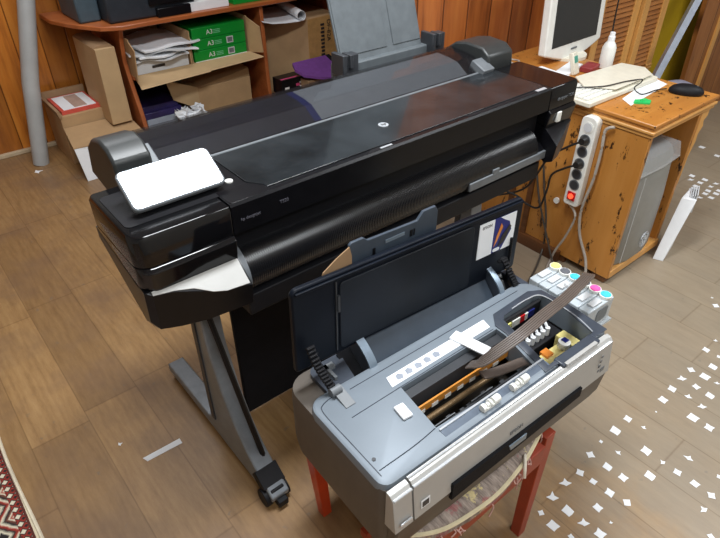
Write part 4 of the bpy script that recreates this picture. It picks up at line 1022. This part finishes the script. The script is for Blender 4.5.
bm = new(); box(bm, 1.60, 1.80, 2.0, 2.12, .02, .285); solo('brown_carton', bm, 'carddk', 'plain brown carton on the floor in front of the big kraft box', 'box', bevel=.003) if False else bm.free()
for i, (xa, ya, za, zb, lb) in enumerate(((1.60, 2.02, .0005, .175, 'black toner box with pink stripe, lower of the two by the table partition'), (1.605, 2.05, .1755, .265, 'black toner box with pink stripe, upper of the two by the table partition'))):
    bm = new(); box(bm, xa, xa+.17, ya, ya+.10, za, zb); o = solo('toner_box', bm, 'black', lb, 'box', 'black toner boxes by the table', bevel=.001)
    bm = new(); box(bm, xa+.004, xa+.166, ya+.012, ya+.026, zb, zb+.0012); box(bm, xa+.10, xa+.15, ya-.0012, ya, zb-.05, zb-.035); obj('pink_stripe', bm, 'pink', o, world=True)
    bm = new(); box(bm, xa+.125, xa+.160, ya-.0012, ya, za+.03, za+.06); box(bm, xa+.02, xa+.05, ya-.0012, ya, za+.03, za+.045); obj('white_label', bm, 'white', o, world=True)
# purple felt thing on a low box
bm = new(); box(bm, 1.74, 1.98, 1.97, 2.09, .0, .255); solo('small_carton', bm, 'carddk', 'small brown carton under the purple felt piece', 'box', bevel=.003)
pf_ = thing('purple_felt_cover', (1.86, 2.03, .256), 0, 'purple felt cover with a black band lying on the small carton behind the printer', 'cover')
bm = new()
pl_ = [(1.700, 2.045), (1.72, 1.98), (1.80, 1.93), (1.89, 1.90), (1.965, 1.915), (1.965, 2.10), (1.72, 2.10)]
loft(bm, [[(x, y, .256+(y-1.90)*.30) for x, y in pl_], [(x, y, .268+(y-1.90)*.34) for x, y in pl_]]); obj('felt', bm, 'purple', pf_, world=True)
bm = new(); loft(bm, [[(x, y, z+(y-1.90)*.34) for x, y in ((1.965, 1.915), (1.995, 1.915), (1.995, 2.10), (1.965, 2.10))] for z in (.252, .270)]); obj('black_band', bm, 'fabric', pf_, world=True)

# ------------------------------------------------------------------ floor bits
bm = new(); prism(bm, [(-.050, .296), (-.044, .278), (.060, .273), (.061, .293)], 'z', .0004, .0014); solo('paper_strip', bm, 'paper', 'white paper strip lying on the floor left of the printer foot', 'paper strip')
RUGX = -.343
bm = new()
edge = [(RUGX+.006*math.sin(y*9)-.010*max(0, (.5-y)), y) for y in [(-.9+.1*k) for k in range(28)]]
nn = []
loft(bm, [[(x, y, .0003), (x, y, .008), (-1.7, y, .010), (-1.7, y, .0003)] for x, y in edge])
bm.transform(Matrix.Translation((-RUGX, 0, 0)))
rug = obj('carpet', bm, 'rug', shade=False); rug.location = (RUGX, 0, 0); tag(rug, 'red and black patterned carpet with a cream edge at the left foot of the picture', 'carpet')
bm = new(); tube(bm, [(x-.002, y, .007) for x, y in edge], .005, 6); bm.transform(Matrix.Translation((-RUGX, 0, 0))); obj('bound_edge', bm, plain('cream carpet binding', sc(216, 204, 180), .9), rug)

SC1 = [(1.625, -0.52, 0.024), (1.696, -0.52, 0.014), (1.562, -0.573, 0.027), (1.492, -0.532, 0.023), (1.43, -0.533, 0.028), (1.497, -0.577, 0.03), (1.431, -0.579, 0.023), (1.363, -0.534, 0.026), (1.37, -0.583, 0.022), (1.428, -0.625, 0.026), (1.297, -0.538, 0.028), (1.364, -0.63, 0.025), (1.3, -0.633, 0.031), (1.3, -0.681, 0.027), (1.143, -0.508, 0.024), (1.149, -0.556, 0.015), (1.074, -0.509, 0.03), (1.235, -0.549, 0.006), (1.498, -0.615, 0.016), (1.625, -0.564, 0.014), (0.942, -0.509, 0.023), (1.006, -0.503, 0.011), (1.009, -0.556, 0.017), (0.944, -0.563, 0.025), (0.868, -0.524, 0.023), (0.809, -0.518, 0.03), (0.872, -0.564, 0.019), (0.946, -0.609, 0.025), (1.078, -0.604, 0.029), (1.077, -0.655, 0.017), (1.009, -0.654, 0.028), (1.078, -0.696, 0.022), (1.147, -0.694, 0.023), (1.08, -0.745, 0.022), (1.079, -0.79, 0.021), (0.876, -0.611, 0.025), (0.745, -0.522, 0.032), (0.744, -0.571, 0.029), (0.812, -0.615, 0.024), (0.746, -0.617, 0.028), (0.679, -0.571, 0.028), (0.752, -0.66, 0.028), (0.685, -0.529, 0.016), (0.801, -0.661, 0.01), (0.885, -0.657, 0.021), (0.689, -0.617, 0.015), (1.022, -0.797, 0.022), (0.962, -0.843, 0.016), (1.153, -0.777, 0.014), (1.89, -0.433, 0.023), (1.926, -0.402, 0.011)]
SC2 = [(2.858, 0.13, 0.037), (2.866, 0.066, 0.036), (2.866, 0.01, 0.035), (2.814, 0.067, 0.035), (2.814, 0.012, 0.035), (2.803, -0.033, 0.035), (2.761, 0.062, 0.036), (2.761, 0.002, 0.035), (2.761, -0.038, 0.035), (2.81, 0.112, 0.036), (2.719, -0.003, 0.034), (2.66, -0.006, 0.034), (2.702, -0.04, 0.035), (3.245, 0.261, 0.04), (3.199, 0.156, 0.038)]
random.seed(21)
def scrap(seed, kind):
    rnd = random.Random(seed); bm = new(); p = []
    deep = {0: .80, 1: .55, 2: .9}[kind]
    for k in range(8):
        a = 2*math.pi*k/8+rnd.uniform(-.09, .09); r = .60 if k % 2 == 0 else .60*deep*.78
        if kind == 1 and k == 4: r *= .55
        p.append((math.cos(a)*r*rnd.uniform(.88, 1.1), math.sin(a)*r*rnd.uniform(.88, 1.1)))
    loft(bm, [[(x, y, 0) for x, y in p], [(x, y, .03) for x, y in p]])
    me = bpy.data.meshes.new('paper_scrap'); bm.to_mesh(me); bm.free(); me.materials.append(M['paper']); return me
VAR = [scrap(i, i % 3) for i in range(7)]
for i, (x, y, s) in enumerate(SC1):
    o = bpy.data.objects.new('paper_scrap', VAR[i % 7]); COL.objects.link(o); o.location = (x, y, .0004)
    o.scale = (s, s, .03); o.rotation_euler = (0, 0, R(i*37 % 90 - 10) if s < .024 else R(42+i % 9))
    tag(o, 'small white star-shaped paper scrap scattered on the floor right of the stool', 'paper scrap', 'paper scraps right of the stool')
for i, (x, y, s) in enumerate(SC2):
    o = bpy.data.objects.new('paper_scrap', VAR[(i*2) % 7]); COL.objects.link(o); o.location = (x, y, .0004)
    o.scale = (s*.85, s*.85, .03); o.rotation_euler = (0, 0, R(45+i % 5))
    tag(o, 'small white paper scrap lying in rows on the floor beyond the wooden desk', 'paper scrap', 'paper scraps beyond the desk')
for x, y, s, lb in ((.243, 2.50, .045, 'torn white paper bit on the floor beside the metal pipe'), (-.083, .385, .014, 'tiny white paper bit on the floor between carpet and printer foot')):
    o = bpy.data.objects.new('paper_scrap', VAR[1]); COL.objects.link(o); o.location = (x, y if s < .04 else 2.35, .0004); o.scale = (s, s, .03); tag(o, lb, 'paper scrap')

# ------------------------------------------------------------------ light
def area(name, loc, size, energy, col, rot=(0, 0, 0), sy=None):
    l = bpy.data.lights.new(name, 'AREA'); l.energy = energy; l.color = col; l.size = size
    if sy: l.shape = 'RECTANGLE'; l.size_y = sy
    o = bpy.data.objects.new(name, l); COL.objects.link(o); o.location = loc; o.rotation_euler = rot; return o
area('ceiling_lamp_and_fill', (.50, -.02, 2.5), 1.0, 52, (.93, .97, 1), sy=.36)  # the ceiling lamp, mirrored in the touch screen
area('ceiling_lamp_and_fill', (2.5, -1.2, 2.5), 1.5, 44, (.93, .97, 1), sy=.5)  # added fill towards the desk, no lamp known there
area('ceiling_lamp_and_fill', (-.2, -1.9, 2.5), 1.5, 34, (.93, .97, 1), sy=.5)  # added fill from the camera side, brightens the front faces
area('ceiling_lamp_and_fill', (.4, 1.7, 2.5), 1.0, 16, (.95, .97, 1), sy=.4)  # added fill over the back of the room
w = bpy.data.worlds.new('world'); S.world = w; w.use_nodes = True
w.node_tree.nodes['Background'].inputs[0].default_value = (.8, .85, .9, 1); w.node_tree.nodes['Background'].inputs[1].default_value = .3

# ------------------------------------------------------------------ camera
cam = bpy.data.cameras.new('camera'); co = bpy.data.objects.new('camera', cam); COL.objects.link(co)
dx = (0.770722, -0.378386, 0.512652); dy = (-0.637056, -0.457752, 0.620180); up = (0, -.8047, -.593681)
right = Vector((dx[0], dy[0], up[0])).normalized(); down = Vector((dx[1], dy[1], up[1])).normalized(); fwd = right.cross(down).normalized()
m = Matrix((right, -down, -fwd)).transposed().to_4x4(); m.translation = (-.227949, -.889410, 1.428274)
co.matrix_world = m
cam.sensor_width = 36; cam.lens = 29.4; cam.clip_start = .01
S.camera = co
S.view_settings.view_transform = 'Standard'; S.view_settings.look = 'None'; S.view_settings.gamma = 1; S.view_settings.exposure = 0.12
try: S.view_settings.use_curve_mapping = False
except Exception: pass
